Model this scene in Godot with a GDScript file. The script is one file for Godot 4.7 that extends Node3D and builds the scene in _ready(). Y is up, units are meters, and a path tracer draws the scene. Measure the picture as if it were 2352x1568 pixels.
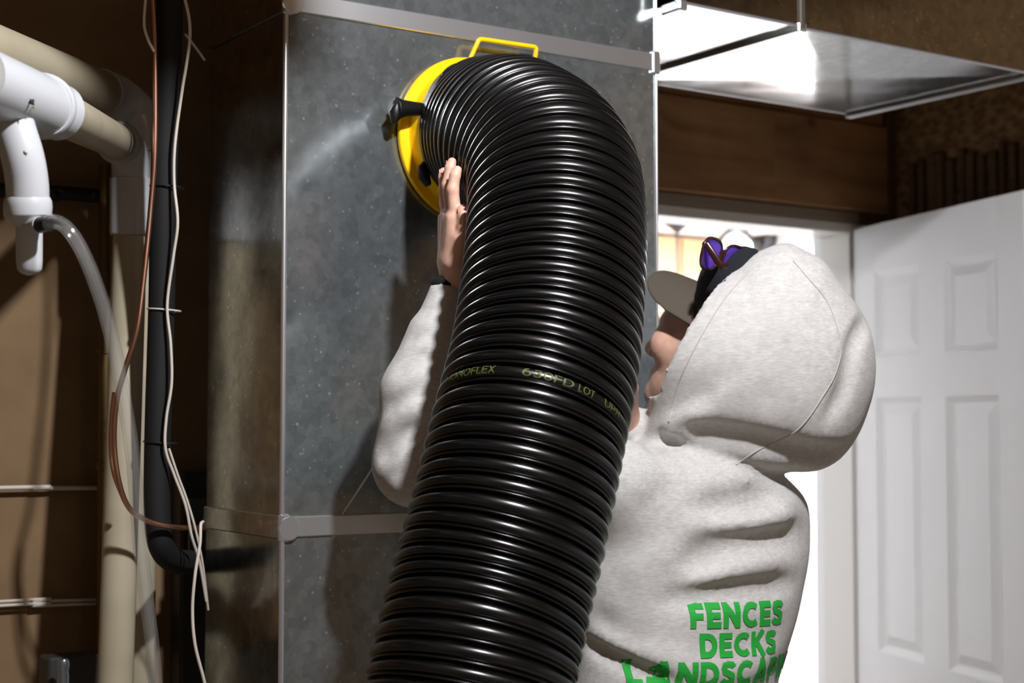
extends Node3D
# A person in a grey hooded sweatshirt holds a big black corrugated hose to a sheet-metal duct in a basement.

const FOC := 3500.0
const EYE := Vector3(0, 1.41, 0)
const DUCT_Z := -2.334     # front face of the upright duct
const DUCT_X := 1.111      # its left face
var cam: Camera3D
var M := {}

func _ready() -> void:
	# ---------------------------------------------------------------- camera, air, lamps, exposure
	cam = Camera3D.new()
	cam.name = "camera"
	add_child(cam)
	cam.position = EYE
	cam.rotation = Vector3(atan(176.0 / FOC), deg_to_rad(-34.0), 0)
	cam.fov = rad_to_deg(2.0 * atan(784.0 / FOC))
	cam.near = 0.05
	cam.far = 60.0
	var lens := CameraAttributesPhysical.new()
	lens.frustum_focal_length = 12.0 / (784.0 / FOC)
	lens.exposure_aperture = 4.5
	lens.frustum_focus_distance = 2.3
	lens.frustum_near = 0.05
	lens.frustum_far = 60.0
	cam.attributes = lens
	cam.current = true
	var we := WorldEnvironment.new()
	we.name = "air"
	var env := Environment.new()
	env.background_mode = Environment.BG_COLOR
	env.background_color = Color(0, 0, 0)
	env.tonemap_mode = Environment.TONE_MAPPER_LINEAR
	env.tonemap_exposure = 1.0
	env.sdfgi_enabled = true
	env.ssao_enabled = true
	env.ssil_enabled = true
	we.environment = env
	add_child(we)
	make_materials()
	room_lamp()
	far_room_lamps()
	structure()
	print("structure ", Time.get_ticks_msec())
	ducts()
	door_leaf()
	hose()
	print("hose ", Time.get_ticks_msec())
	flange()
	person()
	print("person ", Time.get_ticks_msec())
	pipes()
	far_room_things()
	print("end ", Time.get_ticks_msec())

# ==================================================================== lamps
func room_lamp() -> void:
	var at := Vector3(1.0, 2.66, -0.78)
	var t := thing("ceiling_lamp", "bare white globe bulb in a porcelain ceiling holder", "lamp", at)
	var b := MB.new()
	b.lathe([Vector2(0, -.055), Vector2(.03, -.047), Vector2(.05, -.025), Vector2(.055, 0), Vector2(.05, .025), Vector2(.034, .047), Vector2(.02, .065), Vector2(.016, .085), Vector2(0, .085)], Transform3D(Basis(), at), 32)
	put("bulb", b, M.lamp_glow, t)
	b = MB.new()
	b.lathe([Vector2(0, .06), Vector2(.024, .06), Vector2(.03, .10), Vector2(.055, .15), Vector2(.06, .19), Vector2(0, .19)], Transform3D(Basis(), at), 32)
	put("holder", b, M.porcelain, t)
	b = MB.new()
	b.box(at + Vector3(-.07, .19, -.07), at + Vector3(.07, .23, .07), .006)
	put("mounting_box", b, M.dark_box, t)
	var l := OmniLight3D.new()
	l.name = "ceiling_lamp_light"
	l.light_color = Color(0.98, 0.98, 1.0)
	l.light_energy = 5.3
	l.light_size = 0.045
	l.omni_range = 14.0
	l.omni_attenuation = 2.0
	l.shadow_enabled = true
	add_child(l)
	l.position = at

func far_room_lamps() -> void:
	# a flat ceiling light in the room beyond the doorway
	var at := Vector3(4.84, 2.27, -4.7)
	var t := thing("ceiling_panel_light", "square white ceiling light in the room beyond the doorway", "lamp", at)
	var b := MB.new()
	b.box(at + Vector3(-.33, -.008, -.33), at + Vector3(.33, .03, .33), .006)
	put("frame", b, M.white_gloss, t)
	b = MB.new()
	b.box(at + Vector3(-.3, -.014, -.3), at + Vector3(.3, -.006, .3), .003)
	put("diffuser", b, M.panel_glow, t)
	var a := AreaLight3D.new()
	a.name = "ceiling_panel_light_source"
	a.area_size = Vector2(.6, .6)
	a.light_color = Color(0.92, 0.96, 1.0)
	a.light_energy = 16.0
	a.area_range = 12.0
	a.shadow_enabled = true
	add_child(a)
	a.position = at + Vector3(0, -.02, 0)
	a.rotation = Vector3(-PI / 2, 0, 0)

# ==================================================================== small helpers
func P(px: float, py: float, z: float) -> Vector3:
	# the place that lies z metres ahead of the camera's plane, at a pixel of the 2352 x 1568 frame
	return cam.transform * Vector3((px - 1176.0) / FOC * z, (784.0 - py) / FOC * z, -z)

func ray(px: float, py: float) -> Vector3:
	return cam.transform.basis * Vector3((px - 1176.0) / FOC, (784.0 - py) / FOC, -1.0)

func on_z(px: float, py: float, zz: float) -> Vector3:
	var d := ray(px, py)
	return EYE + d * ((zz - EYE.z) / d.z)

func thing(called: String, label: String, category: String, at := Vector3.ZERO, group := "") -> Node3D:
	var o := Node3D.new()
	o.name = called
	add_child(o, true)
	o.position = at
	tag(o, label, category, group)
	return o

func tag(o: Node, label: String, category: String, group := "") -> void:
	o.set_meta("label", label)
	o.set_meta("category", category)
	if group:
		o.set_meta("group", group)

func put(called: String, b: MB, m: Material, parent: Node3D = null) -> MeshInstance3D:
	var o := MeshInstance3D.new()
	o.name = called
	var top: Node3D = parent
	var off := Vector3.ZERO
	while top != null and top != self:
		off += top.position
		top = top.get_parent() as Node3D
	o.mesh = b.mesh(off)
	o.material_override = m
	(parent if parent else self).add_child(o, true)
	return o

func struct(called: String, b: MB, m: Material, label: String) -> MeshInstance3D:
	var o := put(called, b, m)
	o.set_meta("kind", "structure")
	o.set_meta("label", label)
	return o

static func smin(a: float, b: float, k: float) -> float:
	var h := maxf(k - absf(a - b), 0.0) / k
	return minf(a, b) - h * h * k * 0.25

static func cap(p: Vector3, a: Vector3, b: Vector3, ra: float, rb: float) -> float:
	var ba := b - a
	var t := clampf((p - a).dot(ba) / ba.length_squared(), 0.0, 1.0)
	return p.distance_to(a + ba * t) - lerpf(ra, rb, t)

func spline(ctl: Array, n := 12) -> PackedVector3Array:
	var out := PackedVector3Array()
	var c: Array = ctl.duplicate()
	c.push_front(ctl[0] * 2.0 - ctl[1])
	c.append(ctl[-1] * 2.0 - ctl[-2])
	for i in range(1, c.size() - 2):
		for k in n:
			out.append((c[i] as Vector3).cubic_interpolate(c[i + 1], c[i - 1], c[i + 2], float(k) / n))
	out.append(ctl[-1])
	return out

# ==================================================================== mesh builder
class MB:
	var V := PackedVector3Array()
	var N := PackedVector3Array()
	var I := PackedInt32Array()

	func tri(a: Vector3, b: Vector3, c: Vector3) -> void:   # counter-clockwise from outside
		var n := (b - a).cross(c - a).normalized()
		var s := V.size()
		V.append_array([a, b, c])
		N.append_array([n, n, n])
		I.append_array([s, s + 2, s + 1])

	func quad(a: Vector3, b: Vector3, c: Vector3, d: Vector3) -> void:
		var n := (c - a).cross(d - b).normalized()
		var s := V.size()
		V.append_array([a, b, c, d])
		N.append_array([n, n, n, n])
		I.append_array([s, s + 2, s + 1, s, s + 3, s + 2])

	func out_quad(a: Vector3, b: Vector3, c: Vector3, d: Vector3, mid: Vector3) -> void:
		if (c - a).cross(d - b).dot((a + b + c + d) * .25 - mid) < 0.0:
			quad(d, c, b, a)
		else:
			quad(a, b, c, d)

	func out_tri(a: Vector3, b: Vector3, c: Vector3, mid: Vector3) -> void:
		if (b - a).cross(c - a).dot((a + b + c) / 3.0 - mid) < 0.0:
			tri(a, c, b)
		else:
			tri(a, b, c)

	func box(lo: Vector3, hi: Vector3, ch := 0.0, x := Transform3D()) -> void:
		var mid := x * ((lo + hi) * .5)
		var h := (hi - lo) * .5
		ch = minf(ch, minf(h.x, minf(h.y, h.z)) * .49)
		var c0 := (lo + hi) * .5
		var corner := func(sx, sy, sz, ax):
			var q := Vector3(sx * h.x, sy * h.y, sz * h.z)
			if ch > 0.0:
				if ax != 0: q.x -= sx * ch
				if ax != 1: q.y -= sy * ch
				if ax != 2: q.z -= sz * ch
			return x * (c0 + q)
		for ax in 3:
			for s in [-1, 1]:
				var f := []
				for pr in [[-1, -1], [1, -1], [1, 1], [-1, 1]]:
					var g := [0, 0, 0]
					g[ax] = s
					g[(ax + 1) % 3] = pr[0]
					g[(ax + 2) % 3] = pr[1]
					f.append(corner.call(g[0], g[1], g[2], ax))
				out_quad(f[0], f[1], f[2], f[3], mid)
		if ch <= 0.0:
			return
		for ax in 3:
			var b1 := (ax + 1) % 3
			var b2 := (ax + 2) % 3
			for s1 in [-1, 1]:
				for s2 in [-1, 1]:
					var g1 := [0, 0, 0]
					g1[b1] = s1
					g1[b2] = s2
					var lo1 := g1.duplicate()
					lo1[ax] = -1
					var hi1 := g1.duplicate()
					hi1[ax] = 1
					out_quad(corner.call(lo1[0], lo1[1], lo1[2], b1), corner.call(hi1[0], hi1[1], hi1[2], b1), corner.call(hi1[0], hi1[1], hi1[2], b2), corner.call(lo1[0], lo1[1], lo1[2], b2), mid)
		for sx in [-1, 1]:
			for sy in [-1, 1]:
				for sz in [-1, 1]:
					out_tri(corner.call(sx, sy, sz, 0), corner.call(sx, sy, sz, 1), corner.call(sx, sy, sz, 2), mid)

	# rows of points; each row a loop when closed. Outside is on the right-hand side of row direction x column direction
	func grid(rows: Array, closed: bool, flip := false) -> void:
		var s := V.size()
		var n: int = rows[0].size()
		for r in rows:
			V.append_array(r)
		var acc := PackedVector3Array()
		acc.resize(rows.size() * n)
		for j in rows.size() - 1:
			for i in (n if closed else n - 1):
				var a := j * n + i
				var b := j * n + (i + 1) % n
				var c := (j + 1) * n + (i + 1) % n
				var d := (j + 1) * n + i
				var fn := (V[s + c] - V[s + a]).cross(V[s + d] - V[s + b])
				if flip:
					fn = -fn
					I.append_array([s + a, s + b, s + c, s + a, s + c, s + d])
				else:
					I.append_array([s + a, s + c, s + b, s + a, s + d, s + c])
				acc[a] += fn
				acc[b] += fn
				acc[c] += fn
				acc[d] += fn
		for k in acc.size():
			N.append(acc[k].normalized())

	func tube(path: PackedVector3Array, rad, segs := 12, caps := true, squash := 1.0, side := Vector3.ZERO) -> void:
		var rows := []
		var t := (path[1] - path[0]).normalized()
		var nn := side if side != Vector3.ZERO else (Vector3.UP if absf(t.y) < .9 else Vector3.RIGHT)
		var last := path.size() - 1
		for k in path.size():
			t = (path[mini(k + 1, last)] - path[maxi(k - 1, 0)]).normalized()
			nn = (nn - t * t.dot(nn)).normalized()
			var bb := t.cross(nn)
			var r: float = rad[k] if rad is Array or rad is PackedFloat32Array else rad
			var row := PackedVector3Array()
			for i in segs:
				var a := TAU * i / segs
				row.append(path[k] + nn * (cos(a) * r) + bb * (sin(a) * r * squash))
			rows.append(row)
		grid(rows, true)
		if caps:
			for e in [0, last]:
				var row: PackedVector3Array = rows[e]
				for i in segs:
					if e == 0:
						tri(path[0], row[(i + 1) % segs], row[i])
					else:
						tri(path[last], row[i], row[(i + 1) % segs])

	func lathe(prof: Array, x: Transform3D, segs := 32, hard := true) -> void:   # prof of (radius, height) along y, bottom to top
		var mid := Vector3.ZERO
		if hard:
			for k in prof.size() - 1:
				_ring(prof[k], prof[k + 1], x, segs)
		else:
			var rows := []
			for q in prof:
				var row := PackedVector3Array()
				for i in segs:
					var a := -TAU * i / segs
					row.append(x * Vector3(cos(a) * q.x, q.y, sin(a) * q.x))
				rows.append(row)
			grid(rows, true)

	func _ring(p: Vector2, q: Vector2, x: Transform3D, segs: int) -> void:
		var s := V.size()
		var d := (q - p).normalized()
		for i in segs + 1:
			var a := TAU * i / segs
			var c := Vector3(cos(a), 0, sin(a))
			var n := (x.basis * (c * d.y + Vector3(0, -d.x, 0))).normalized()
			V.append(x * (c * p.x + Vector3(0, p.y, 0)))
			V.append(x * (c * q.x + Vector3(0, q.y, 0)))
			N.append_array([n, n])
		for i in segs:
			var a := s + i * 2
			I.append_array([a, a + 2, a + 1, a + 1, a + 2, a + 3])

	func smooth() -> void:
		var acc := PackedVector3Array()
		acc.resize(V.size())
		for k in range(0, I.size(), 3):
			var a := I[k]
			var b := I[k + 2]
			var c := I[k + 1]
			var fn := (V[b] - V[a]).cross(V[c] - V[a])
			acc[a] += fn
			acc[b] += fn
			acc[c] += fn
		N = PackedVector3Array()
		for q in acc:
			N.append(q.normalized())

	func mesh(off: Vector3) -> ArrayMesh:
		var vv := V
		if off != Vector3.ZERO:
			vv = V.duplicate()
			for k in vv.size():
				vv[k] -= off
		var arr := []
		arr.resize(Mesh.ARRAY_MAX)
		arr[Mesh.ARRAY_VERTEX] = vv
		arr[Mesh.ARRAY_NORMAL] = N
		arr[Mesh.ARRAY_INDEX] = I
		var m := ArrayMesh.new()
		m.add_surface_from_arrays(Mesh.PRIMITIVE_TRIANGLES, arr)
		return m

	# surface nets of a distance field
	func field(f: Callable, lo: Vector3, hi: Vector3, cell: float) -> void:
		const B := 4
		var n := Vector3i(((hi - lo) / (cell * B)).ceil()) * B
		var nx := n.x + 1
		var ny := n.y + 1
		var nxy := nx * ny
		var val := PackedFloat32Array()
		val.resize(nxy * (n.z + 1))
		val.fill(1e9)
		var vid := PackedInt32Array()
		vid.resize(nxy * (n.z + 1))
		vid.fill(-1)
		var cells := PackedInt32Array()
		var reach := cell * B * 0.87 * 1.7
		var co := PackedInt32Array([0, 1, nx, nx + 1, nxy, nxy + 1, nxy + nx, nxy + nx + 1])
		var cp := PackedVector3Array([Vector3(0, 0, 0), Vector3(1, 0, 0), Vector3(0, 1, 0), Vector3(1, 1, 0), Vector3(0, 0, 1), Vector3(1, 0, 1), Vector3(0, 1, 1), Vector3(1, 1, 1)])
		var ed := PackedInt32Array([0, 1, 2, 3, 4, 5, 6, 7, 0, 2, 1, 3, 4, 6, 5, 7, 0, 4, 1, 5, 2, 6, 3, 7])
		for bz in range(0, n.z, B):
			for by in range(0, n.y, B):
				for bx in range(0, n.x, B):
					if absf(f.call(lo + Vector3(bx + B * .5, by + B * .5, bz + B * .5) * cell)) > reach:
						continue
					for k in range(bz, bz + B + 1):
						for j in range(by, by + B + 1):
							var at := k * nxy + j * nx + bx
							for i in B + 1:
								if val[at + i] > 1e8:
									val[at + i] = f.call(lo + Vector3(bx + i, j, k) * cell)
					for k in range(bz, bz + B):
						for j in range(by, by + B):
							for i in range(bx, bx + B):
								var at := k * nxy + j * nx + i
								var ins := 0
								for q in 8:
									if val[at + co[q]] < 0.0:
										ins += 1
								if ins == 0 or ins == 8:
									continue
								var sum := Vector3.ZERO
								var cnt := 0
								for e in range(0, 24, 2):
									var va := val[at + co[ed[e]]]
									var vb := val[at + co[ed[e + 1]]]
									if (va < 0.0) != (vb < 0.0):
										sum += cp[ed[e]].lerp(cp[ed[e + 1]], va / (va - vb))
										cnt += 1
								vid[at] = V.size()
								V.append(lo + (Vector3(i, j, k) + sum / cnt) * cell)
								cells.append(at)
		for at in cells:
			var a := val[at] < 0.0
			for ax in 3:
				var st: int = [1, nx, nxy][ax]
				var o1: int = [nx, nxy, 1][ax]
				var o2: int = [nxy, 1, nx][ax]
				if val[at + st] > 1e8:
					continue
				var b := val[at + st] < 0.0
				if a == b:
					continue
				if at - o1 - o2 < 0:
					continue
				var q0 := vid[at]
				var q1 := vid[at - o1]
				var q2 := vid[at - o1 - o2]
				var q3 := vid[at - o2]
				if q1 < 0 or q2 < 0 or q3 < 0:
					continue
				if a:
					I.append_array([q0, q2, q1, q0, q3, q2])
				else:
					I.append_array([q0, q1, q2, q0, q2, q3])
		smooth()

# ==================================================================== materials
func mat(c: Color, rough := 0.7, metal := 0.0) -> StandardMaterial3D:
	var m := StandardMaterial3D.new()
	m.albedo_color = c
	m.roughness = rough
	m.metallic = metal
	return m

func noise_tex(freq: float, lo: Color, hi: Color, kind := FastNoiseLite.TYPE_SIMPLEX_SMOOTH, octaves := 4, sz := 512, seed_ := 1) -> NoiseTexture2D:
	var n := FastNoiseLite.new()
	n.noise_type = kind
	n.frequency = freq
	n.fractal_octaves = octaves
	n.seed = seed_
	var t := NoiseTexture2D.new()
	t.width = sz
	t.height = sz
	t.seamless = true
	t.noise = n
	var g := Gradient.new()
	g.set_color(0, lo)
	g.set_color(1, hi)
	t.color_ramp = g
	return t

func skin(m: StandardMaterial3D, tex: Texture2D, scale: Vector3) -> StandardMaterial3D:
	m.albedo_texture = tex
	m.uv1_triplanar = true
	m.uv1_world_triplanar = true
	m.uv1_scale = scale
	return m

func relief(m: StandardMaterial3D, tex: Texture2D, cm: float) -> StandardMaterial3D:
	m.heightmap_enabled = true
	m.heightmap_texture = tex
	m.heightmap_scale = cm
	m.uv1_triplanar = true
	m.uv1_world_triplanar = true
	return m

func galvanised_image() -> ImageTexture:
	# spangle cells in slightly different greys, with scattered pale flecks of zinc bloom
	var sz := 768
	var cell := FastNoiseLite.new()
	cell.noise_type = FastNoiseLite.TYPE_CELLULAR
	cell.cellular_return_type = FastNoiseLite.RETURN_CELL_VALUE
	cell.frequency = 0.06
	cell.seed = 5
	var fine := FastNoiseLite.new()
	fine.frequency = 0.012
	fine.fractal_octaves = 4
	fine.seed = 9
	var im := Image.create(sz, sz, false, Image.FORMAT_RGB8)
	for y in sz:
		for x in sz:
			var v := 0.69 + 0.07 * cell.get_noise_2d(x, y) + 0.04 * fine.get_noise_2d(x, y)
			im.set_pixel(x, y, Color(v * .985, v, v * 1.0))
	var rng := RandomNumberGenerator.new()
	rng.seed = 77
	for k in 520:
		var cx := rng.randi_range(6, sz - 7)
		var cy := rng.randi_range(6, sz - 7)
		var v := rng.randf_range(.12, .30)
		var r := rng.randf_range(.8, 2.6)
		for j in range(-4, 5):
			for i in range(-4, 5):
				var w := clampf(r - Vector2(i, j).length() + .5, 0.0, 1.0)
				if w > 0.0:
					var q := im.get_pixel(cx + i, cy + j)
					im.set_pixel(cx + i, cy + j, q.lerp(Color(q.r + v, q.g + v, q.b + v), w))
	return ImageTexture.create_from_image(im)

func galvanised_rough() -> ImageTexture:
	var sz := 512
	var cell := FastNoiseLite.new()
	cell.noise_type = FastNoiseLite.TYPE_CELLULAR
	cell.cellular_return_type = FastNoiseLite.RETURN_CELL_VALUE
	cell.frequency = 0.05
	cell.seed = 15
	var fine := FastNoiseLite.new()
	fine.frequency = 0.01
	fine.fractal_octaves = 4
	fine.seed = 19
	var im := Image.create(sz, sz, false, Image.FORMAT_RGB8)
	for y in sz:
		for x in sz:
			var v := clampf(0.85 + 0.10 * cell.get_noise_2d(x, y) + 0.12 * fine.get_noise_2d(x, y * .4), 0.3, 1.0)
			im.set_pixel(x, y, Color(v, v, v))
	return ImageTexture.create_from_image(im)

func metal(tint: Color, rough: float, sc: float, dent := 0.25) -> StandardMaterial3D:
	var m := mat(tint, rough, 1.0)
	skin(m, M.tex_galv, Vector3.ONE * sc)
	m.roughness_texture = M.tex_galv_rough
	relief(m, M.tex_dent, dent)
	return m

func make_materials() -> void:
	M.tex_galv = galvanised_image()
	M.tex_galv_rough = galvanised_rough()
	M.tex_dent = noise_tex(0.006, Color.BLACK, Color.WHITE, FastNoiseLite.TYPE_SIMPLEX_SMOOTH, 2, 512, 3)
	M.galv = metal(Color(.93, .96, .97), 0.21, 1.35, 0.15)
	M.galv.metallic = 0.83
	M.galv_side = metal(Color(.97, .95, .92), 0.24, 1.2)
	M.galv_trunk = metal(Color(1, 1, 1), 0.15, 1.1, 0.08)
	M.galv_dull = mat(Color(.42, .40, .37), 0.65, 0.7)
	M.galv_strip = mat(Color(.90, .91, .92), 0.30, 0.9)
	M.porcelain = mat(Color(.9, .89, .86), 0.3)
	M.dark_box = mat(Color(.2, .2, .2), 0.6)
	M.white_gloss = mat(Color(.92, .92, .91), 0.35)
	M.lamp_glow = mat(Color(1, 1, 1), 0.4)
	M.lamp_glow.emission_enabled = true
	M.lamp_glow.emission = Color(1, .95, .86)
	M.lamp_glow.emission_energy_multiplier = 8.0
	M.panel_glow = mat(Color(1, 1, 1), 0.4)
	M.panel_glow.emission_enabled = true
	M.panel_glow.emission = Color(.95, .98, 1)
	M.panel_glow.emission_energy_multiplier = 6.0
	M.warm_glow = mat(Color(1, .9, .75), 0.4)
	M.warm_glow.emission_enabled = true
	M.warm_glow.emission = Color(1, .72, .38)
	M.warm_glow.emission_energy_multiplier = 4.0
	# building stuff
	M.drywall_tan = skin(mat(Color(1, 1, 1), 0.9), noise_tex(0.01, Color(.46, .37, .26), Color(.53, .43, .31), FastNoiseLite.TYPE_SIMPLEX_SMOOTH, 5), Vector3.ONE * 1.1)
	M.concrete = skin(mat(Color(1, 1, 1), 0.9), noise_tex(0.012, Color(.56, .52, .47), Color(.66, .62, .56), FastNoiseLite.TYPE_SIMPLEX_SMOOTH, 5), Vector3.ONE * .8)
	M.basement_wall = skin(mat(Color(1, 1, 1), 0.9), noise_tex(0.012, Color(.44, .36, .27), Color(.55, .45, .33), FastNoiseLite.TYPE_SIMPLEX_SMOOTH, 5, 512, 4), Vector3.ONE * .8)
	M.wallboard = mat(Color(.74, .76, .78), 0.85)
	M.osb = skin(mat(Color(1, 1, 1), 0.85), noise_tex(0.03, Color(.34, .25, .15), Color(.70, .55, .36), FastNoiseLite.TYPE_CELLULAR, 2, 512, 6), Vector3(2.0, 2.4, 1.6))
	M.joist = skin(mat(Color(1, 1, 1), 0.85), noise_tex(0.02, Color(.28, .20, .13), Color(.42, .31, .20), FastNoiseLite.TYPE_SIMPLEX_SMOOTH, 4, 512, 7), Vector3(4.0, 4.0, .35))
	M.beam = skin(mat(Color(1, 1, 1), 0.8), beam_image(), Vector3(.9, 1, 1))
	M.wall_white = mat(Color(.93, .93, .93), 0.8)
	M.ceiling_white = mat(Color(.93, .93, .92), 0.85)
	M.peach = mat(Color(.86, .68, .52), 0.85)
	M.floor_far = mat(Color(.40, .38, .37), 0.6)
	M.trim_white = mat(Color(.90, .89, .87), 0.4)
	M.trim_grey = mat(Color(.55, .50, .44), 0.6)
	var grain := noise_tex(0.035, Color.BLACK, Color.WHITE, FastNoiseLite.TYPE_SIMPLEX_SMOOTH, 3, 512, 12)
	M.door_v = relief(mat(Color(.90, .90, .90), 0.30), grain, 0.05)
	M.door_v.uv1_scale = Vector3(14, .8, 14)
	M.door_h = relief(mat(Color(.90, .90, .90), 0.30), grain, 0.05)
	M.door_h.uv1_scale = Vector3(.9, 14, .9)
	# hose and flange
	M.hose = mat(Color(.028, .028, .03), 0.27)
	M.hose.metallic_specular = 0.55
	M.hose_print = mat(Color(.27, .30, .10), 0.6)
	M.rubber = mat(Color(.03, .03, .03), 0.45)
	M.yellow = mat(Color(1.0, .79, .01), 0.33)
	# clothing and skin
	M.fleece = skin(mat(Color(1, 1, 1), 0.95), fleece_image(), Vector3(3.2, 3.2, 3.2))
	M.fleece.rim_enabled = true
	M.fleece.rim = 0.25
	M.thread = mat(Color(.70, .69, .67), 0.9)
	M.print_green = mat(Color(.09, .62, .20), 0.8)
	M.skin = skin(mat(Color(1, 1, 1), 0.55), noise_tex(0.02, Color(.78, .60, .52), Color(.86, .70, .62), FastNoiseLite.TYPE_SIMPLEX_SMOOTH, 4, 256, 21), Vector3.ONE * 9.0)
	M.skin.subsurf_scatter_enabled = true
	M.skin.subsurf_scatter_strength = 0.15
	M.nail = mat(Color(.86, .68, .60), 0.35)
	M.lip = mat(Color(.66, .40, .34), 0.5)
	M.eye = mat(Color(.9, .9, .88), 0.2)
	M.hair = mat(Color(.10, .07, .05), 0.7)
	M.cap_cloth = relief(mat(Color(.055, .068, .10), 0.9), noise_tex(0.2, Color.BLACK, Color.WHITE, FastNoiseLite.TYPE_SIMPLEX_SMOOTH, 1, 256, 31), 0.06)
	M.cap_cloth.uv1_scale = Vector3(9, 60, 9)
	M.brim_cloth = mat(Color(.30, .27, .23), 0.9)
	M.black_cloth = mat(Color(.03, .03, .032), 0.9)
	M.jeans = mat(Color(.10, .12, .17), 0.9)
	M.boot = mat(Color(.20, .13, .08), 0.6)
	M.glasses_frame = mat(Color(.20, .10, .08), 0.25)
	M.lens = mat(Color(.50, .33, .85), 0.14, 0.4)
	M.lens.backlight_enabled = true
	M.lens.backlight = Color(.55, .38, .9)
	# pipes and wires
	M.pvc = mat(Color(.70, .71, .72), 0.28)
	M.pvc_pipe = skin(mat(Color(1, 1, 1), 0.33), noise_tex(0.006, Color(.62, .58, .49), Color(.70, .67, .58), FastNoiseLite.TYPE_SIMPLEX_SMOOTH, 3, 256, 41), Vector3.ONE * 3.0)
	M.glue = mat(Color(.45, .30, .20), 0.6)
	M.ink = mat(Color(.12, .11, .12), 0.8)
	M.foam = mat(Color(.035, .036, .04), 0.75)
	M.copper = mat(Color(.80, .61, .52), 0.3, 1.0)
	M.brass = mat(Color(.40, .32, .18), 0.5, 0.5)
	M.vinyl = mat(Color(.86, .87, .86, .05), 0.08)
	M.vinyl.transparency = BaseMaterial3D.TRANSPARENCY_ALPHA
	M.wire_white = mat(Color(.80, .77, .72), 0.5)
	M.wire_black = mat(Color(.05, .05, .05), 0.6)
	M.grey_steel = mat(Color(.24, .24, .24), 0.5, 0.3)
	M.zinc = mat(Color(.62, .68, .70), 0.3, 0.9)
	M.mirror = mat(Color(.9, .9, .9), 0.04, 1.0)

func beam_image() -> ImageTexture:
	# softwood board: long grain with a few dark knots
	var w := 1024
	var h := 512
	var n := FastNoiseLite.new()
	n.frequency = 0.004
	n.fractal_octaves = 4
	n.seed = 8
	var knots := [Vector2(110, 150), Vector2(150, 330), Vector2(560, 360), Vector2(820, 120), Vector2(700, 240)]
	var im := Image.create(w, h, false, Image.FORMAT_RGB8)
	for y in h:
		for x in w:
			var warp := 0.0
			var dark := 0.0
			for k in knots:
				var d := Vector2((x - k.x) * .5, y - k.y).length()
				warp += 26.0 * exp(-d * d / 900.0)
				dark += exp(-d * d / 60.0)
			var g := n.get_noise_2d(x * .25, (y + warp) * 6.0)
			var g2 := n.get_noise_2d(x * .6 + 900, y * 1.5)
			var v := clampf(0.5 + .30 * g + .25 * g2 - .55 * dark, 0, 1)
			im.set_pixel(x, y, Color(.42, .29, .18).lerp(Color(.80, .63, .43), v))
	return ImageTexture.create_from_image(im)

func fleece_image() -> ImageTexture:
	# heathered grey knit: short pale and dark fibres
	var sz := 1024
	var n := FastNoiseLite.new()
	n.frequency = 0.045
	n.fractal_octaves = 3
	n.seed = 51
	var n2 := FastNoiseLite.new()
	n2.frequency = 0.012
	n2.fractal_octaves = 3
	n2.seed = 52
	var im := Image.create(sz, sz, false, Image.FORMAT_RGB8)
	for y in sz:
		for x in sz:
			var v := .735 + .08 * n.get_noise_2d((x + y * .4) * .5, y * 1.6) + .05 * n2.get_noise_2d(x, y * 1.5)
			im.set_pixel(x, y, Color(v, v * .992, v * .972))
	return ImageTexture.create_from_image(im)

# ==================================================================== the setting
const WALL_Z := -3.50
const LWALL := -2.91
const CORNER_X := 3.88
const DOOR_L := 2.83
const DOOR_R := 3.70
const HEAD_Y := 2.03

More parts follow.
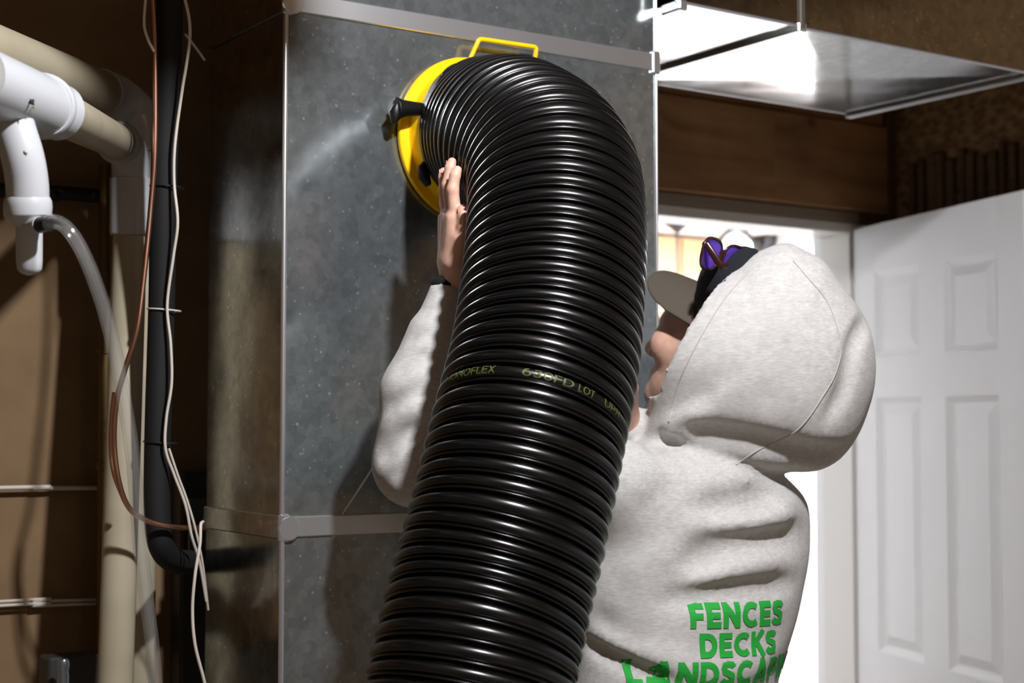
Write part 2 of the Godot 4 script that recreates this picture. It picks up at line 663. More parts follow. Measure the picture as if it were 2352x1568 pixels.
func structure() -> void:
	var b := MB.new()
	b.box(Vector3(-2.0, -.1, -3.62), Vector3(4.1, 0, 2.0))
	struct("floor", b, M.concrete, "grey concrete basement floor")
	b = MB.new()
	b.box(Vector3(-2.0, 3.05, -3.62), Vector3(4.1, 3.15, 2.0))
	var ceil := struct("ceiling", b, M.joist, "unfinished wooden basement ceiling with open joists")
	for k in 14:
		b = MB.new()
		var x := -1.85 + k * .41
		b.box(Vector3(x, 2.85, -3.06), Vector3(x + .038, 3.05, 1.85), .003)
		put("joist", b, M.joist, ceil)
	b = MB.new()
	b.box(Vector3(-1.95, 2.372, -1.58), Vector3(1.075, 2.85, -1.44), .004)
	put("drop_beam", b, M.joist, ceil)
	b = MB.new()
	b.box(Vector3(-2.0, 0, -3.2), Vector3(2.05, 3.1, LWALL))
	struct("wall_left", b, M.drywall_tan, "tan basement wall behind the pipes")
	b = MB.new()
	b.box(Vector3(-2.1, 0, -3.2), Vector3(-1.95, 3.1, 2.0))
	struct("wall_far_left", b, M.basement_wall, "brown basement wall beyond the left edge of the picture")
	b = MB.new()
	b.box(Vector3(-2.1, 0, 1.9), Vector3(4.1, 3.1, 2.05))
	struct("wall_behind", b, M.basement_wall, "brown basement wall on the camera's side")
	# doorway wall
	b = MB.new()
	b.box(Vector3(1.9, 0, -3.62), Vector3(DOOR_L, 3.1, WALL_Z))
	b.box(Vector3(1.93, 0, WALL_Z), Vector3(2.05, 3.1, -3.2))
	b.box(Vector3(DOOR_R, 0, -3.62), Vector3(CORNER_X + .1, 3.1, WALL_Z))
	b.box(Vector3(DOOR_L, HEAD_Y, -3.62), Vector3(DOOR_R, 3.1, WALL_Z - .005))
	var dw := struct("wall_doorway", b, M.joist, "unfinished wall above and around the open doorway")
	b = MB.new()
	b.box(Vector3(2.06, 2.088, WALL_Z - .006), Vector3(CORNER_X - .03, 2.376, WALL_Z + .03), .004)
	put("header_beam", b, M.beam, dw)
	b = MB.new()
	b.box(Vector3(2.06, 2.381, WALL_Z - .006), Vector3(CORNER_X - .03, 2.80, WALL_Z + .012), .004)
	put("header_board", b, M.beam, dw)
	b = MB.new()
	b.box(Vector3(CORNER_X - .036, 0.0, WALL_Z - .006), Vector3(CORNER_X, 2.85, WALL_Z + .036), .004)
	put("corner_stud", b, M.joist, dw)
	b = MB.new()
	b.box(Vector3(DOOR_L, 2.048, WALL_Z - .01), Vector3(DOOR_R + .03, 2.085, WALL_Z + .012), .004)
	struct("trim_1", b, M.trim_grey, "narrow greyish head casing over the doorway")
	b = MB.new()
	b.box(Vector3(DOOR_L - .02, HEAD_Y - .018, -3.625), Vector3(DOOR_R + .02, HEAD_Y + .016, WALL_Z + .012), .003)
	struct("trim_2", b, M.trim_white, "white head jamb of the doorway")
	b = MB.new()
	b.box(Vector3(DOOR_R - .015, 0, -3.625), Vector3(DOOR_R + .02, HEAD_Y - .018, WALL_Z + .008), .003)
	b.box(Vector3(DOOR_R + .002, 0, WALL_Z - .02), Vector3(DOOR_R + .06, HEAD_Y + .014, WALL_Z + .014), .004)
	struct("trim_3", b, M.trim_white, "white right jamb and casing of the doorway")
	b = MB.new()
	b.box(Vector3(DOOR_L - .02, 0, -3.625), Vector3(DOOR_L + .015, HEAD_Y - .018, WALL_Z + .008), .003)
	struct("trim_4", b, M.trim_white, "white left jamb of the doorway")
	# right wall: strand board above, painted board below and towards the camera
	b = MB.new()
	b.box(Vector3(CORNER_X, 0, -3.62), Vector3(CORNER_X + .12, 3.1, 2.0))
	var rw := struct("wall_right", b, M.osb, "strand board wall above the open door")
	b = MB.new()
	b.box(Vector3(CORNER_X - .014, 0, -3.0), Vector3(CORNER_X + .002, 2.02, 1.9), .003)
	put("wallboard", b, M.wallboard, rw)
	var rng := RandomNumberGenerator.new()
	rng.seed = 4
	for k in 24:
		b = MB.new()
		var z := -3.40 + k * .04 + rng.randf_range(-.006, .006)
		var top := 2.245 + rng.randf_range(-.014, .024)
		b.box(Vector3(CORNER_X - .014 - rng.randf() * .01, 1.9, z), Vector3(CORNER_X + .002, top, z + rng.randf_range(.014, .034)), .003)
		put("board_splinter", b, M.joist, rw)
	# room beyond the doorway
	b = MB.new()
	b.box(Vector3(1.6, -.1, -6.1), Vector3(5.5, 0.0, -3.62))
	struct("floor_beyond", b, M.floor_far, "pale floor of the room beyond the doorway")
	b = MB.new()
	b.box(Vector3(1.6, 2.30, -6.1), Vector3(5.5, 2.4, -3.62))
	struct("ceiling_beyond", b, M.ceiling_white, "bright white ceiling of the room beyond the doorway")
	b = MB.new()
	b.box(Vector3(5.2, 0, -6.1), Vector3(5.35, 2.4, -3.62))
	struct("wall_beyond_right", b, M.wall_white, "bright white wall seen through the doorway")
	b = MB.new()
	b.box(Vector3(1.6, 0, -6.1), Vector3(5.3, 2.4, -5.92))
	struct("wall_beyond_back", b, M.wall_white, "white end wall of the room beyond the doorway")
	b = MB.new()
	b.box(Vector3(1.5, 0, -6.1), Vector3(1.65, 2.4, -3.62))
	struct("wall_beyond_left", b, M.wall_white, "white side wall of the room beyond")
	b = MB.new()
	b.box(Vector3(DOOR_R + .02, 0, -3.69), Vector3(5.3, 2.4, -3.62))
	b.box(Vector3(1.6, 0, -3.69), Vector3(DOOR_L - .02, 2.4, -3.62))
	b.box(Vector3(DOOR_L - .02, 2.05, -3.69), Vector3(DOOR_R + .02, 2.4, -3.62))
	struct("wall_beyond_near", b, M.wall_white, "white wall on the far side of the doorway")

func door_leaf() -> void:
	# hinged at the right jamb, open towards the camera
	var hinge := Vector3(DOOR_R + .012, 0, WALL_Z + .022)
	var a := deg_to_rad(-34.0 + 17.0)   # bearing of the leaf, seen from the camera's axis
	var fwd := Vector3(sin(deg_to_rad(34)), 0, -cos(deg_to_rad(34)))
	var rgt := Vector3(cos(deg_to_rad(34)), 0, sin(deg_to_rad(34)))
	var along := (-fwd * cos(deg_to_rad(17)) + rgt * sin(deg_to_rad(17))).normalized()
	var nrm := along.cross(Vector3.UP)    # towards the doorway / camera side
	if nrm.dot(-rgt) < 0.0:
		nrm = -nrm
	var x := Transform3D(Basis(along, Vector3.UP, along.cross(Vector3.UP)), hinge)
	var side := 1.0 if along.cross(Vector3.UP).dot(nrm) > 0.0 else -1.0
	var t := thing("door_1", "white moulded six-panel door standing open at the right", "door", hinge)
	t.set_meta("kind", "structure")
	
	var TH := .018
	var cols := [.0, .128, .388, .518, .778, .905]
	var rows := [.012, .20, .56, .68, 1.475, 1.60, 1.875, 2.025]
	for c in [[cols[0], cols[1]], [cols[2], cols[3]], [cols[4], cols[5]]]:
		var b := MB.new()
		if c[0] == cols[2]:
			for r in [[1, 2], [3, 4], [5, 6]]:
				b.box(Vector3(c[0], rows[r[0]], -TH), Vector3(c[1], rows[r[1]], TH), 0.0, x)
			put("mullion", b, M.door_v, t)
		else:
			b.box(Vector3(c[0], rows[0], -TH), Vector3(c[1], rows[7], TH), .001, x)
			put("stile", b, M.door_v, t)
	for r in [[0, 1], [2, 3], [4, 5], [6, 7]]:
		var b := MB.new()
		b.box(Vector3(cols[1], rows[r[0]], -TH), Vector3(cols[4], rows[r[1]], TH), 0.0, x)
		put("rail", b, M.door_h, t)
	for c in [[cols[1], cols[2]], [cols[3], cols[4]]]:
		for r in [[1, 2], [3, 4], [5, 6]]:
			var b := MB.new()
			for s in [-1.0, 1.0]:
				# moulding down, flat, bevel up to the raised field
				var prof := [[0.0, TH], [.019, TH - .012], [.025, TH - .0125], [.055, TH - .003], [.057, TH - .0033]]
				var prev := []
				for q in prof:
					var lo := Vector2(c[0] + q[0], rows[r[0]] + q[0])
					var hi := Vector2(c[1] - q[0], rows[r[1]] - q[0])
					var z: float = s * q[1]
					var ring := [x * Vector3(lo.x, lo.y, z), x * Vector3(hi.x, lo.y, z), x * Vector3(hi.x, hi.y, z), x * Vector3(lo.x, hi.y, z)]
					if prev:
						for k in 4:
							var k2 := (k + 1) % 4
							var away: Vector3 = (ring[k] + prev[k2]) * .5 - x.basis.z * s
							b.out_quad(prev[k], prev[k2], ring[k2], ring[k], away)
					prev = ring
				b.out_quad(prev[0], prev[1], prev[2], prev[3], (prev[0] + prev[2]) * .5 - x.basis.z * s)
			put("panel", b, M.door_v, t)
	for y in [.25, 1.0, 1.8]:
		var b := MB.new()
		b.tube(PackedVector3Array([hinge + Vector3(-.008, y, .004), hinge + Vector3(-.008, y + .09, .004)]), .006, 10)
		put("hinge", b, M.zinc, t)

# ==================================================================== sheet-metal ducts
func ducts() -> void:
	var x0 := DUCT_X
	var x1 := 1.919
	var zf := DUCT_Z
	var zb := -2.655
	var t := thing("upright_duct", "tall upright galvanised sheet-metal duct holding the yellow flange", "duct", Vector3((x0 + x1) * .5, 0, (zf + zb) * .5))
	var bands := [[0.45, 1.228], [1.228, 2.118], [2.118, 2.84]]
	for k in bands.size():
		var y0: float = bands[k][0]
		var y1: float = bands[k][1]
		# front panel, cross-broken: its middle stands a little proud so that the sheet has creases
		var b := MB.new()
		var mid := Vector3(lerpf(x0, x1, .5), lerpf(y0, y1, .5), zf + .004)
		if k == 1:
			mid = Vector3(lerpf(x0, x1, .56), lerpf(y0, y1, .55), zf + .007)
		var c := [Vector3(x0, y0, zf), Vector3(x1, y0, zf), Vector3(x1, y1, zf), Vector3(x0, y1, zf)]
		if k == 1:
			c[0] = Vector3(x0, y0, zf)
			var foot := on_z(788, 1182, zf)
			b.tri(c[0], foot, mid)
			b.tri(foot, c[1], mid)
			b.tri(c[1], c[2], mid)
			b.tri(c[2], c[3], mid)
			b.tri(c[3], c[0], mid)
		else:
			for q in 4:
				b.tri(c[q], c[(q + 1) % 4], mid)
		put("front_panel", b, M.galv, t)
		b = MB.new()
		b.box(Vector3(x0, y0, zb), Vector3(x0 + .004, y1, zf - .001), 0.0)
		put("side_panel", b, M.galv_side, t)
		b = MB.new()
		b.box(Vector3(x1 - .004, y0, zb), Vector3(x1, y1, zf - .001), 0.0)
		put("side_panel", b, M.galv_side, t)
		b = MB.new()
		b.box(Vector3(x0, y0, zb), Vector3(x1, y1, zb + .004), 0.0)
		put("back_panel", b, M.galv_side, t)
		# folded corner seam
		for sx in [x0, x1]:
			b = MB.new()
			var dx := -.0025 if sx == x0 else .0025
			b.tube(PackedVector3Array([Vector3(sx + dx * .3, y0 + .012, zf + .0015), Vector3(sx + dx * .3, y1 - .012, zf + .0015)]), .0046 if sx == x0 else .003, 14)
			put("corner_seam", b, M.galv_strip, t)
	# sharp crest of the cross-break in the middle panel
	var cr := MB.new()
	cr.tube(PackedVector3Array([on_z(786, 1181, zf + .0005), on_z(829, 1115, zf + .0012), on_z(876, 1043, zf + .0020)]), [.0012, .0022, .0016], 10)
	put("crease", cr, M.galv_strip, t)
	# drive cleats over the joints, folded over at the corners
	for y in [1.228, 2.118]:
		var b := MB.new()
		b.box(Vector3(x0 + .012, y - .017, zf - .002), Vector3(x1 - .004, y + .017, zf + .005), .002)
		var r := MB.new()
		put("front_cleat", b, M.galv_strip, t)
		r.quad(Vector3(x0 + .02, y + .017, zf + .004), Vector3(x0 + .16, y + .0165, zf + .007), Vector3(x0 + .14, y + .022, zf + .0045), Vector3(x0 + .02, y + .019, zf + .003))
		b = MB.new()
		b.box(Vector3(x0 - .006, y - .020, zb), Vector3(x0 + .002, y + .020, zf - .002), .002)
		put("side_cleat", b, M.galv_side, t)
		b = MB.new()
		b.box(Vector3(x1 - .002, y - .020, zb), Vector3(x1 + .006, y + .020, zf + .002), .002)
		put("side_cleat", b, M.galv_side, t)
		for s in [[x0 - .007, x0 + .012], [x1 - .012, x1 + .008]]:
			b = MB.new()
			b.box(Vector3(s[0], y - .024, zf - .004), Vector3(s[1], y + .022, zf + .008), .004)
			if s[0] < x0:
				b.lathe([Vector2(0, -.003), Vector2(.019, -.003), Vector2(.021, 0), Vector2(.019, .003), Vector2(0, .003)], Transform3D(Basis(Vector3.RIGHT, PI / 2), Vector3(x0 + .010, y - .002, zf + .006)), 20)
			put("cleat_tab", b, M.galv_strip, t)
	# trunk running off to the right under the joists
	var y0 := 2.225
	var tr := thing("trunk_duct", "wide horizontal galvanised duct under the ceiling with a bright mirror-like underside", "duct", Vector3(2.5, y0, -2.52))
	var secs := [[1.928, 2.265, y0 + .004], [2.275, 3.03, y0]]
	for s in secs:
		var zn := -2.28
		var zr := -2.86
		var b := MB.new()
		var m := Vector3((s[0] + s[1]) * .5, s[2] - .006, (zn + zr) * .5)
		var q := [Vector3(s[0], s[2], zn), Vector3(s[0], s[2], zr), Vector3(s[1], s[2], zr), Vector3(s[1], s[2], zn)]
		for k in 4:
			b.tri(q[k], q[(k + 1) % 4], m)
		put("bottom_panel", b, M.galv_trunk, tr)
		b = MB.new()
		b.box(Vector3(s[0], s[2], zn - .003), Vector3(s[1], 2.60, zn), 0.0)
		put("side_panel", b, M.galv_side, tr)
		b = MB.new()
		b.box(Vector3(s[0], s[2], zr), Vector3(s[1], 2.60, zr + .003), 0.0)
		put("side_panel", b, M.galv_side, tr)
		b = MB.new()
		b.box(Vector3(s[0], 2.597, zr), Vector3(s[1], 2.60, zn), 0.0)
		put("top_panel", b, M.galv_side, tr)
		for z in [zn, zr]:
			b = MB.new()
			b.tube(PackedVector3Array([Vector3(s[0], s[2] + .002, z), Vector3(s[1], s[2] + .002, z)]), .0035, 8)
			put("corner_seam", b, M.galv_strip, tr)
	var b2 := MB.new()
	b2.box(Vector3(3.025, y0 - .002, -2.863), Vector3(3.033, 2.6, -2.277), .001)
	put("end_cap", b2, M.galv_side, tr)
	b2 = MB.new()
	b2.box(Vector3(3.013, y0 - .010, -2.867), Vector3(3.037, y0 + .006, -2.273), .003)
	put("end_flange", b2, M.galv_strip, tr)
	b2 = MB.new()
	b2.box(Vector3(2.258, y0 - .006, -2.865), Vector3(2.282, y0 + .012, -2.275), .002)
	put("cross_cleat", b2, M.galv_strip, tr)
	b2 = MB.new()
	b2.box(Vector3(2.263, y0, -2.281), Vector3(2.277, 2.6, -2.274), .002)
	put("side_cleat", b2, M.galv_dull, tr)
	b2 = MB.new()
	b2.box(Vector3(1.928, y0 - .012, -2.33), Vector3(1.952, y0 + .01, -2.27), .004)
	put("corner_tab", b2, M.galv_strip, tr)

# ==================================================================== hose
const RO := 0.14
var hose_path := PackedVector3Array()
var hose_t := PackedVector3Array()
var hose_len := PackedFloat32Array()
const PITCH := 0.0250

func hose_at(s: float) -> Transform3D:
	# place along the middle line: basis x = towards the duct side reference, z = along the hose
	var i := clampi(hose_len.bsearch(s) - 1, 0, hose_len.size() - 2)
	var f := clampf((s - hose_len[i]) / (hose_len[i + 1] - hose_len[i]), 0, 1)
	var p := hose_path[i].lerp(hose_path[i + 1], f)
	var t := hose_t[i].lerp(hose_t[i + 1], f).normalized()
	var ref := Vector3(-.56, .0, .83)
	var nn := (ref - t * t.dot(ref)).normalized()
	return Transform3D(Basis(nn, t.cross(nn), t), p)

static func rib(u: float) -> float:
	# one period of the corrugation: broad band, fine notch, bead, deep groove
	u = fposmod(u, 1.0)
	if u < .56:
		var q := u / .56 * 2.0 - 1.0
		return RO - .0035 * q * q * q * q - .001 * q * q
	if u < .64:
		return RO - .0062
	if u < .80:
		var q := (u - .64) / .16 * 2.0 - 1.0
		return RO - .003 - .0022 * q * q
	return RO - .0135

func hose() -> void:
	var c0 := on_z(1073, 326, DUCT_Z)
	var ctl := [c0 + Vector3(0, 0, .055), c0 + Vector3(0, 0, .09), P(1190, 322, 2.57), P(1259, 386, 2.45), P(1278, 505, 2.365), P(1258, 780, 2.245), P(1212, 1000, 2.165), P(1168, 1200, 2.11), P(1130, 1350, 2.075), P(1083, 1560, 2.02)]
	ctl.append_array([Vector3(1.02, .84, -1.68), Vector3(.95, .50, -1.60), Vector3(.80, .25, -1.40), Vector3(.50, .155, -1.05), Vector3(.0, .145, -.7), Vector3(-.6, .145, -.55)])
	hose_path = spline(ctl, 40)
	hose_len.append(0.0)
	for i in hose_path.size():
		hose_t.append((hose_path[mini(i + 1, hose_path.size() - 1)] - hose_path[maxi(i - 1, 0)]).normalized())
		if i:
			hose_len.append(hose_len[i - 1] + hose_path[i].distance_to(hose_path[i - 1]))
	var total := hose_len[hose_len.size() - 1]
	var us := [.0, .03, .09, .18, .28, .38, .47, .53, .558, .585, .615, .645, .68, .72, .76, .795, .82, .85, .95, .98]
	var t := thing("suction_hose", "large black corrugated plastic hose curving from the yellow flange down to the floor", "hose", c0)
	var rows := []
	var nring := int(total / PITCH)
	for k in nring:
		for u in us:
			var far := k > 62
			if far and int(u * 100) % 2 == 1:
				continue
			var s: float = (k + u) * PITCH
			var x := hose_at(s)
			var r := rib(u)
			if k < 2:
				r = minf(r, RO - .006)
			var row := PackedVector3Array()
			var segs := 88
			for i in segs:
				var a := TAU * i / segs
				row.append(x.origin + x.basis.x * (cos(a) * r) + x.basis.y * (sin(a) * r))
			rows.append(row)
	var b := MB.new()
	b.grid(rows, true)
	put("corrugated_tube", b, M.hose, t)
	# end cuff
	b = MB.new()
	var rws := []
	for q in [[.0, .126], [.002, .1385], [.010, .1405], [.02, .1405], [.026, .139], [.034, .131]]:
		var x := hose_at(q[0])
		var row := PackedVector3Array()
		for i in 88:
			var a := TAU * i / 88
			row.append(x.origin + x.basis.x * (cos(a) * q[1]) + x.basis.y * (sin(a) * q[1]))
		rws.append(row)
	b.grid(rws, true)
	put("end_cuff", b, M.rubber, t)
	# printing along one band, worn so that the strokes' tops are lost in the groove
	var best := 0
	var bd := 1e9
	for k in nring:
		var s := (k + .28) * PITCH
		var d := hose_at(s).origin.distance_to(P(1226, 955, 2.18))
		if d < bd:
			bd = d
			best = k
	var words := [["MONOFLEX", -66.0, -27.0], ["630FD", -11.0, 19.0], ["LOT", 22.0, 33.0], ["UPR", 41.0, 57.0]]
	for w in words:
		var tri3 := text_tris(w[0], 1.0, .15)
		var lo := 1e9
		var hi := -1e9
		for p in tri3:
			lo = minf(lo, p.x)
			hi = maxf(hi, p.x)
		var base_s := (best + .28) * PITCH
		var view := hose_at(base_s)
		var look := (EYE - view.origin).normalized()
		var zero := atan2(look.dot(view.basis.y), look.dot(view.basis.x))
		var right := cam.transform.basis.x
		var sgn := 1.0 if (view.basis.y * cos(zero) - view.basis.x * sin(zero)).dot(right) > 0.0 else -1.0
		b = MB.new()
		for q in range(0, tri3.size(), 3):
			for piece in split([tri3[q], tri3[q + 1], tri3[q + 2]], .22):
				var v := []
				for p: Vector3 in piece:
					var ang := zero + sgn * deg_to_rad(lerpf(w[1], w[2], (p.x - lo) / (hi - lo)))
					var u := clampf(.50 - p.y * .44, .03, .53)
					var x := hose_at((best + u) * PITCH)
					var r := rib(u) + .0006
					v.append(x.origin + x.basis.x * (cos(ang) * r) + x.basis.y * (sin(ang) * r))
				b.tri(v[0], v[1], v[2])
		face_out(b, view.origin)
		put("printed_word", b, M.hose_print, t)

func face_out(b: MB, mid: Vector3) -> void:
	for k in range(0, b.I.size(), 3):
		var a := b.V[b.I[k]]
		var n := b.N[b.I[k]]
		if n.dot(a - mid) < 0.0:
			for q in 3:
				b.N[b.I[k + q]] = -n
			var s := b.I[k + 1]
			b.I[k + 1] = b.I[k + 2]
			b.I[k + 2] = s

func arc(cx: float, cy: float, rx: float, ry: float, from: float, to: float, n := 12) -> Array:
	var out := []
	for k in n + 1:
		var a := deg_to_rad(lerpf(from, to, float(k) / n))
		out.append(Vector2(cx + cos(a) * rx, cy + sin(a) * ry))
	return out

func glyph(c: String, h: float) -> Array:
	# [width, strokes]: middle lines of a plain geometric letter, capital height 1; h is half the stroke
	var t := 1.0 - h
	var v := [Vector2(h, 0), Vector2(h, 1)]
	match c:
		"F": return [.60, [v, [Vector2(h, t), Vector2(.60, t)], [Vector2(h, .47), Vector2(.55, .47)]]]
		"E": return [.64, [v, [Vector2(h, t), Vector2(.64, t)], [Vector2(h, .5), Vector2(.60, .5)], [Vector2(h, h), Vector2(.64, h)]]]
		"N": return [.82, [v, [Vector2(.82 - h, 0), Vector2(.82 - h, 1)], [Vector2(h, 1.0 - h * .4), Vector2(.82 - h, h * .4)]]]
		"M": return [.98, [v, [Vector2(.98 - h, 0), Vector2(.98 - h, 1)], [Vector2(h, 1.0 - h * .5), Vector2(.49, .3)], [Vector2(.98 - h, 1.0 - h * .5), Vector2(.49, .3)]]]
		"C": return [.84, [arc(.5, .5, .5 - h, .5 - h, 48, 312)]]
		"G": return [.90, [arc(.5, .5, .5 - h, .5 - h, 45, 350), [Vector2(.52, .44), Vector2(.99, .44)]]]
		"O", "0": return [.96 if c == "O" else .72, [arc(.48 if c == "O" else .36, .5, (.48 if c == "O" else .36) - h, .5 - h, 0, 360, 20)]]
		"S": return [.66, [[Vector2(.60, .76), Vector2(.52, t - .02), Vector2(.34, t), Vector2(.17, t - .04), Vector2(h, .72), Vector2(.17, .59), Vector2(.35, .52), Vector2(.52, .43), Vector2(.66 - h, .29), Vector2(.51, h + .04), Vector2(.33, h), Vector2(.15, h + .03), Vector2(.06, .26)]]]
		"D": return [.82, [v, [Vector2(h, t), Vector2(.34, t)] + arc(.34, .5, .48 - h, .5 - h, 90, -90) + [Vector2(h, h)]]]
		"K": return [.76, [v, [Vector2(h, .38), Vector2(.68, 1.04)], [Vector2(.30, .58), Vector2(.69, -.04)]]]
		"L": return [.56, [v, [Vector2(h, h), Vector2(.56, h)]]]
		"A": return [.86, [[Vector2(h * .9, 0), Vector2(.43, 1.02)], [Vector2(.86 - h * .9, 0), Vector2(.43, 1.02)], [Vector2(.2, .26), Vector2(.66, .26)]]]
		"P": return [.68, [v, [Vector2(h, t), Vector2(.36, t)] + arc(.36, .66, .32 - h, .34 - h, 90, -90) + [Vector2(h, .32 + h)]]]
		"R": return [.70, [v, [Vector2(h, t), Vector2(.36, t)] + arc(.36, .70, .32 - h, .30 - h, 90, -90) + [Vector2(h, .40 + h)], [Vector2(.36, .42), Vector2(.62, 0)]]]
		"U": return [.74, [[Vector2(h, 1), Vector2(h, .37)] + arc(.37, .37, .37 - h, .37 - h, 180, 360) + [Vector2(.74 - h, 1)]]]
		"T": return [.66, [[Vector2(.33, 0), Vector2(.33, 1)], [Vector2(0, t), Vector2(.66, t)]]]
		"X": return [.74, [[Vector2(h * .8, 0), Vector2(.74 - h * .8, 1)], [Vector2(h * .8, 1), Vector2(.74 - h * .8, 0)]]]
		"I": return [h * 2.0, [v]]
		"6": return [.68, [arc(.34, .32, .34 - h, .32 - h, 0, 360, 16), [Vector2(h, .32), Vector2(h + .02, .55), Vector2(.2, .8), Vector2(.42, t + .03)]]]
		"3": return [.66, [arc(.32, .72, .30 - h, .28 - h, 150, -90, 12), arc(.32, .30, .34 - h, .30 - h, 90, -150, 12)]]
	return [.4, []]

func text_tris(word: String, height: float, stroke := .26) -> PackedVector3Array:
	# a word as flat triangles, centred on x = 0 and standing on y = 0
	var out := PackedVector3Array()
	var x := 0.0
	for ch in word:
		var g := glyph(ch, stroke * .5)
		for s in g[1]:
			var line := PackedVector2Array(s)
			var closed := line[0].distance_to(line[line.size() - 1]) < .01 and line.size() > 4
			for poly in [] if closed else Geometry2D.offset_polyline(line, stroke * .5, Geometry2D.JOIN_MITER, Geometry2D.END_BUTT):
				if Geometry2D.is_polygon_clockwise(poly):
					continue
				var idx := Geometry2D.triangulate_polygon(poly)
				for k in idx:
					out.append(Vector3(poly[k].x + x, poly[k].y, 0) * height)
			if closed:   # a ring
				for k in line.size() - 1:
					var a := line[k]
					var b := line[k + 1]
					var na := (a - Vector2(g[0] * .5 if ch != "6" else .34, .5 if ch != "6" else .32)).normalized() * stroke * .5
					var nb := (b - Vector2(g[0] * .5 if ch != "6" else .34, .5 if ch != "6" else .32)).normalized() * stroke * .5
					for q: Vector2 in [a - na, a + na, b + nb, a - na, b + nb, b - nb]:
						out.append(Vector3(q.x + x, q.y, 0) * height)
		x += g[0] + .09
	for k in out.size():
		out[k].x -= x * .5 * height
	return out

func split(t: Array, most: float) -> Array:
	var todo := [t]
	var done := []
	while todo:
		var q: Array = todo.pop_back()
		var l := 0.0
		var w := 0
		for k in 3:
			var d: float = q[k].distance_to(q[(k + 1) % 3])
			if d > l:
				l = d
				w = k
		if l <= most:
			done.append(q)
			continue
		var m: Vector3 = (q[w] + q[(w + 1) % 3]) * .5
		todo.append([q[w], m, q[(w + 2) % 3]])
		todo.append([m, q[(w + 1) % 3], q[(w + 2) % 3]])
	return done

# ==================================================================== yellow flange
func flange() -> void:
	var c := on_z(1073, 326, DUCT_Z) + Vector3(0, 0, .008)
	var x := Transform3D(Basis(Vector3.RIGHT, PI / 2), c)   # y of the lathe points out of the duct
	var t := thing("hose_flange", "yellow round metal flange with a wire handle on the duct", "flange", c)
	var b := MB.new()
	b.lathe([Vector2(.10, 0), Vector2(.150, 0), Vector2(.1515, .002), Vector2(.1515, .008), Vector2(.150, .010), Vector2(.134, .012)], x, 96)
	put("plate", b, M.yellow, t)
	b = MB.new()
	b.lathe([Vector2(.134, .012), Vector2(.1325, .016), Vector2(.131, .05), Vector2(.1325, .056), Vector2(.1325, .062), Vector2(.12, .062)], x, 96)
	put("neck", b, M.yellow, t)
	# wire handle
	b = MB.new()
	var z := DUCT_Z
	var pts := [on_z(1066, 166, z + .016), on_z(1080, 135, z + .022), on_z(1096, 100, z + .03), on_z(1101, 92, z + .031), on_z(1112, 91, z + .031), on_z(1160, 98, z + .031), on_z(1215, 106, z + .031), on_z(1229, 109, z + .031), on_z(1231, 119, z + .03), on_z(1225, 150, z + .022), on_z(1219, 172, z + .016)]
	b.tube(spline(pts, 5), .0042, 12)
	put("wire_handle", b, M.yellow, t)
	# rubber draw latch sticking out at the rim
	b = MB.new()
	var p0 := on_z(976, 250, z + .05)
	var p1 := on_z(912, 250, z + .05)
	b.tube(PackedVector3Array([p0, p0.lerp(p1, .08), p0.lerp(p1, .75), p1, p1 + (p1 - p0) * .02]), [.004, .011, .016, .0215, .019], 10, true, .75)
	put("latch_grip", b, M.rubber, t)
	b = MB.new()
	var p2 := on_z(905, 268, z + .045)
	b.tube(PackedVector3Array([p1 + Vector3(0, .008, 0), p1.lerp(p2, .5), p2 + Vector3(0, -.012, 0)]), [.006, .012, .005], 10)
	put("latch_tip", b, M.rubber, t)
	b = MB.new()
	b.tube(PackedVector3Array([on_z(962, 268, z + .012), on_z(966, 256, z + .05)]), .004, 8)
	put("latch_pin", b, M.zinc, t)
	b = MB.new()
	b.tube(PackedVector3Array([on_z(984, 425, z + .05), on_z(974, 405, z + .052), on_z(970, 385, z + .05), on_z(976, 372, z + .046)]), [.006, .011, .009, .004], 10)
	put("second_latch", b, M.rubber, t)

# ==================================================================== person
var ho := {}     # the sweatshirt's field

func frame(origin: Vector3, fwd: Vector3, up: Vector3) -> Transform3D:
	# basis: x = side, y = up, z = forward
	fwd = fwd.normalized()
	up = (up - fwd * fwd.dot(up)).normalized()
	return Transform3D(Basis(up.cross(fwd), up, fwd), origin)

func img(r: float, u: float, f: float) -> Vector3:
	# a direction in the camera's level axes: right, up, ahead
	var a := deg_to_rad(34)
	return Vector3(cos(a), 0, sin(a)) * r + Vector3.UP * u + Vector3(sin(a), 0, -cos(a)) * f

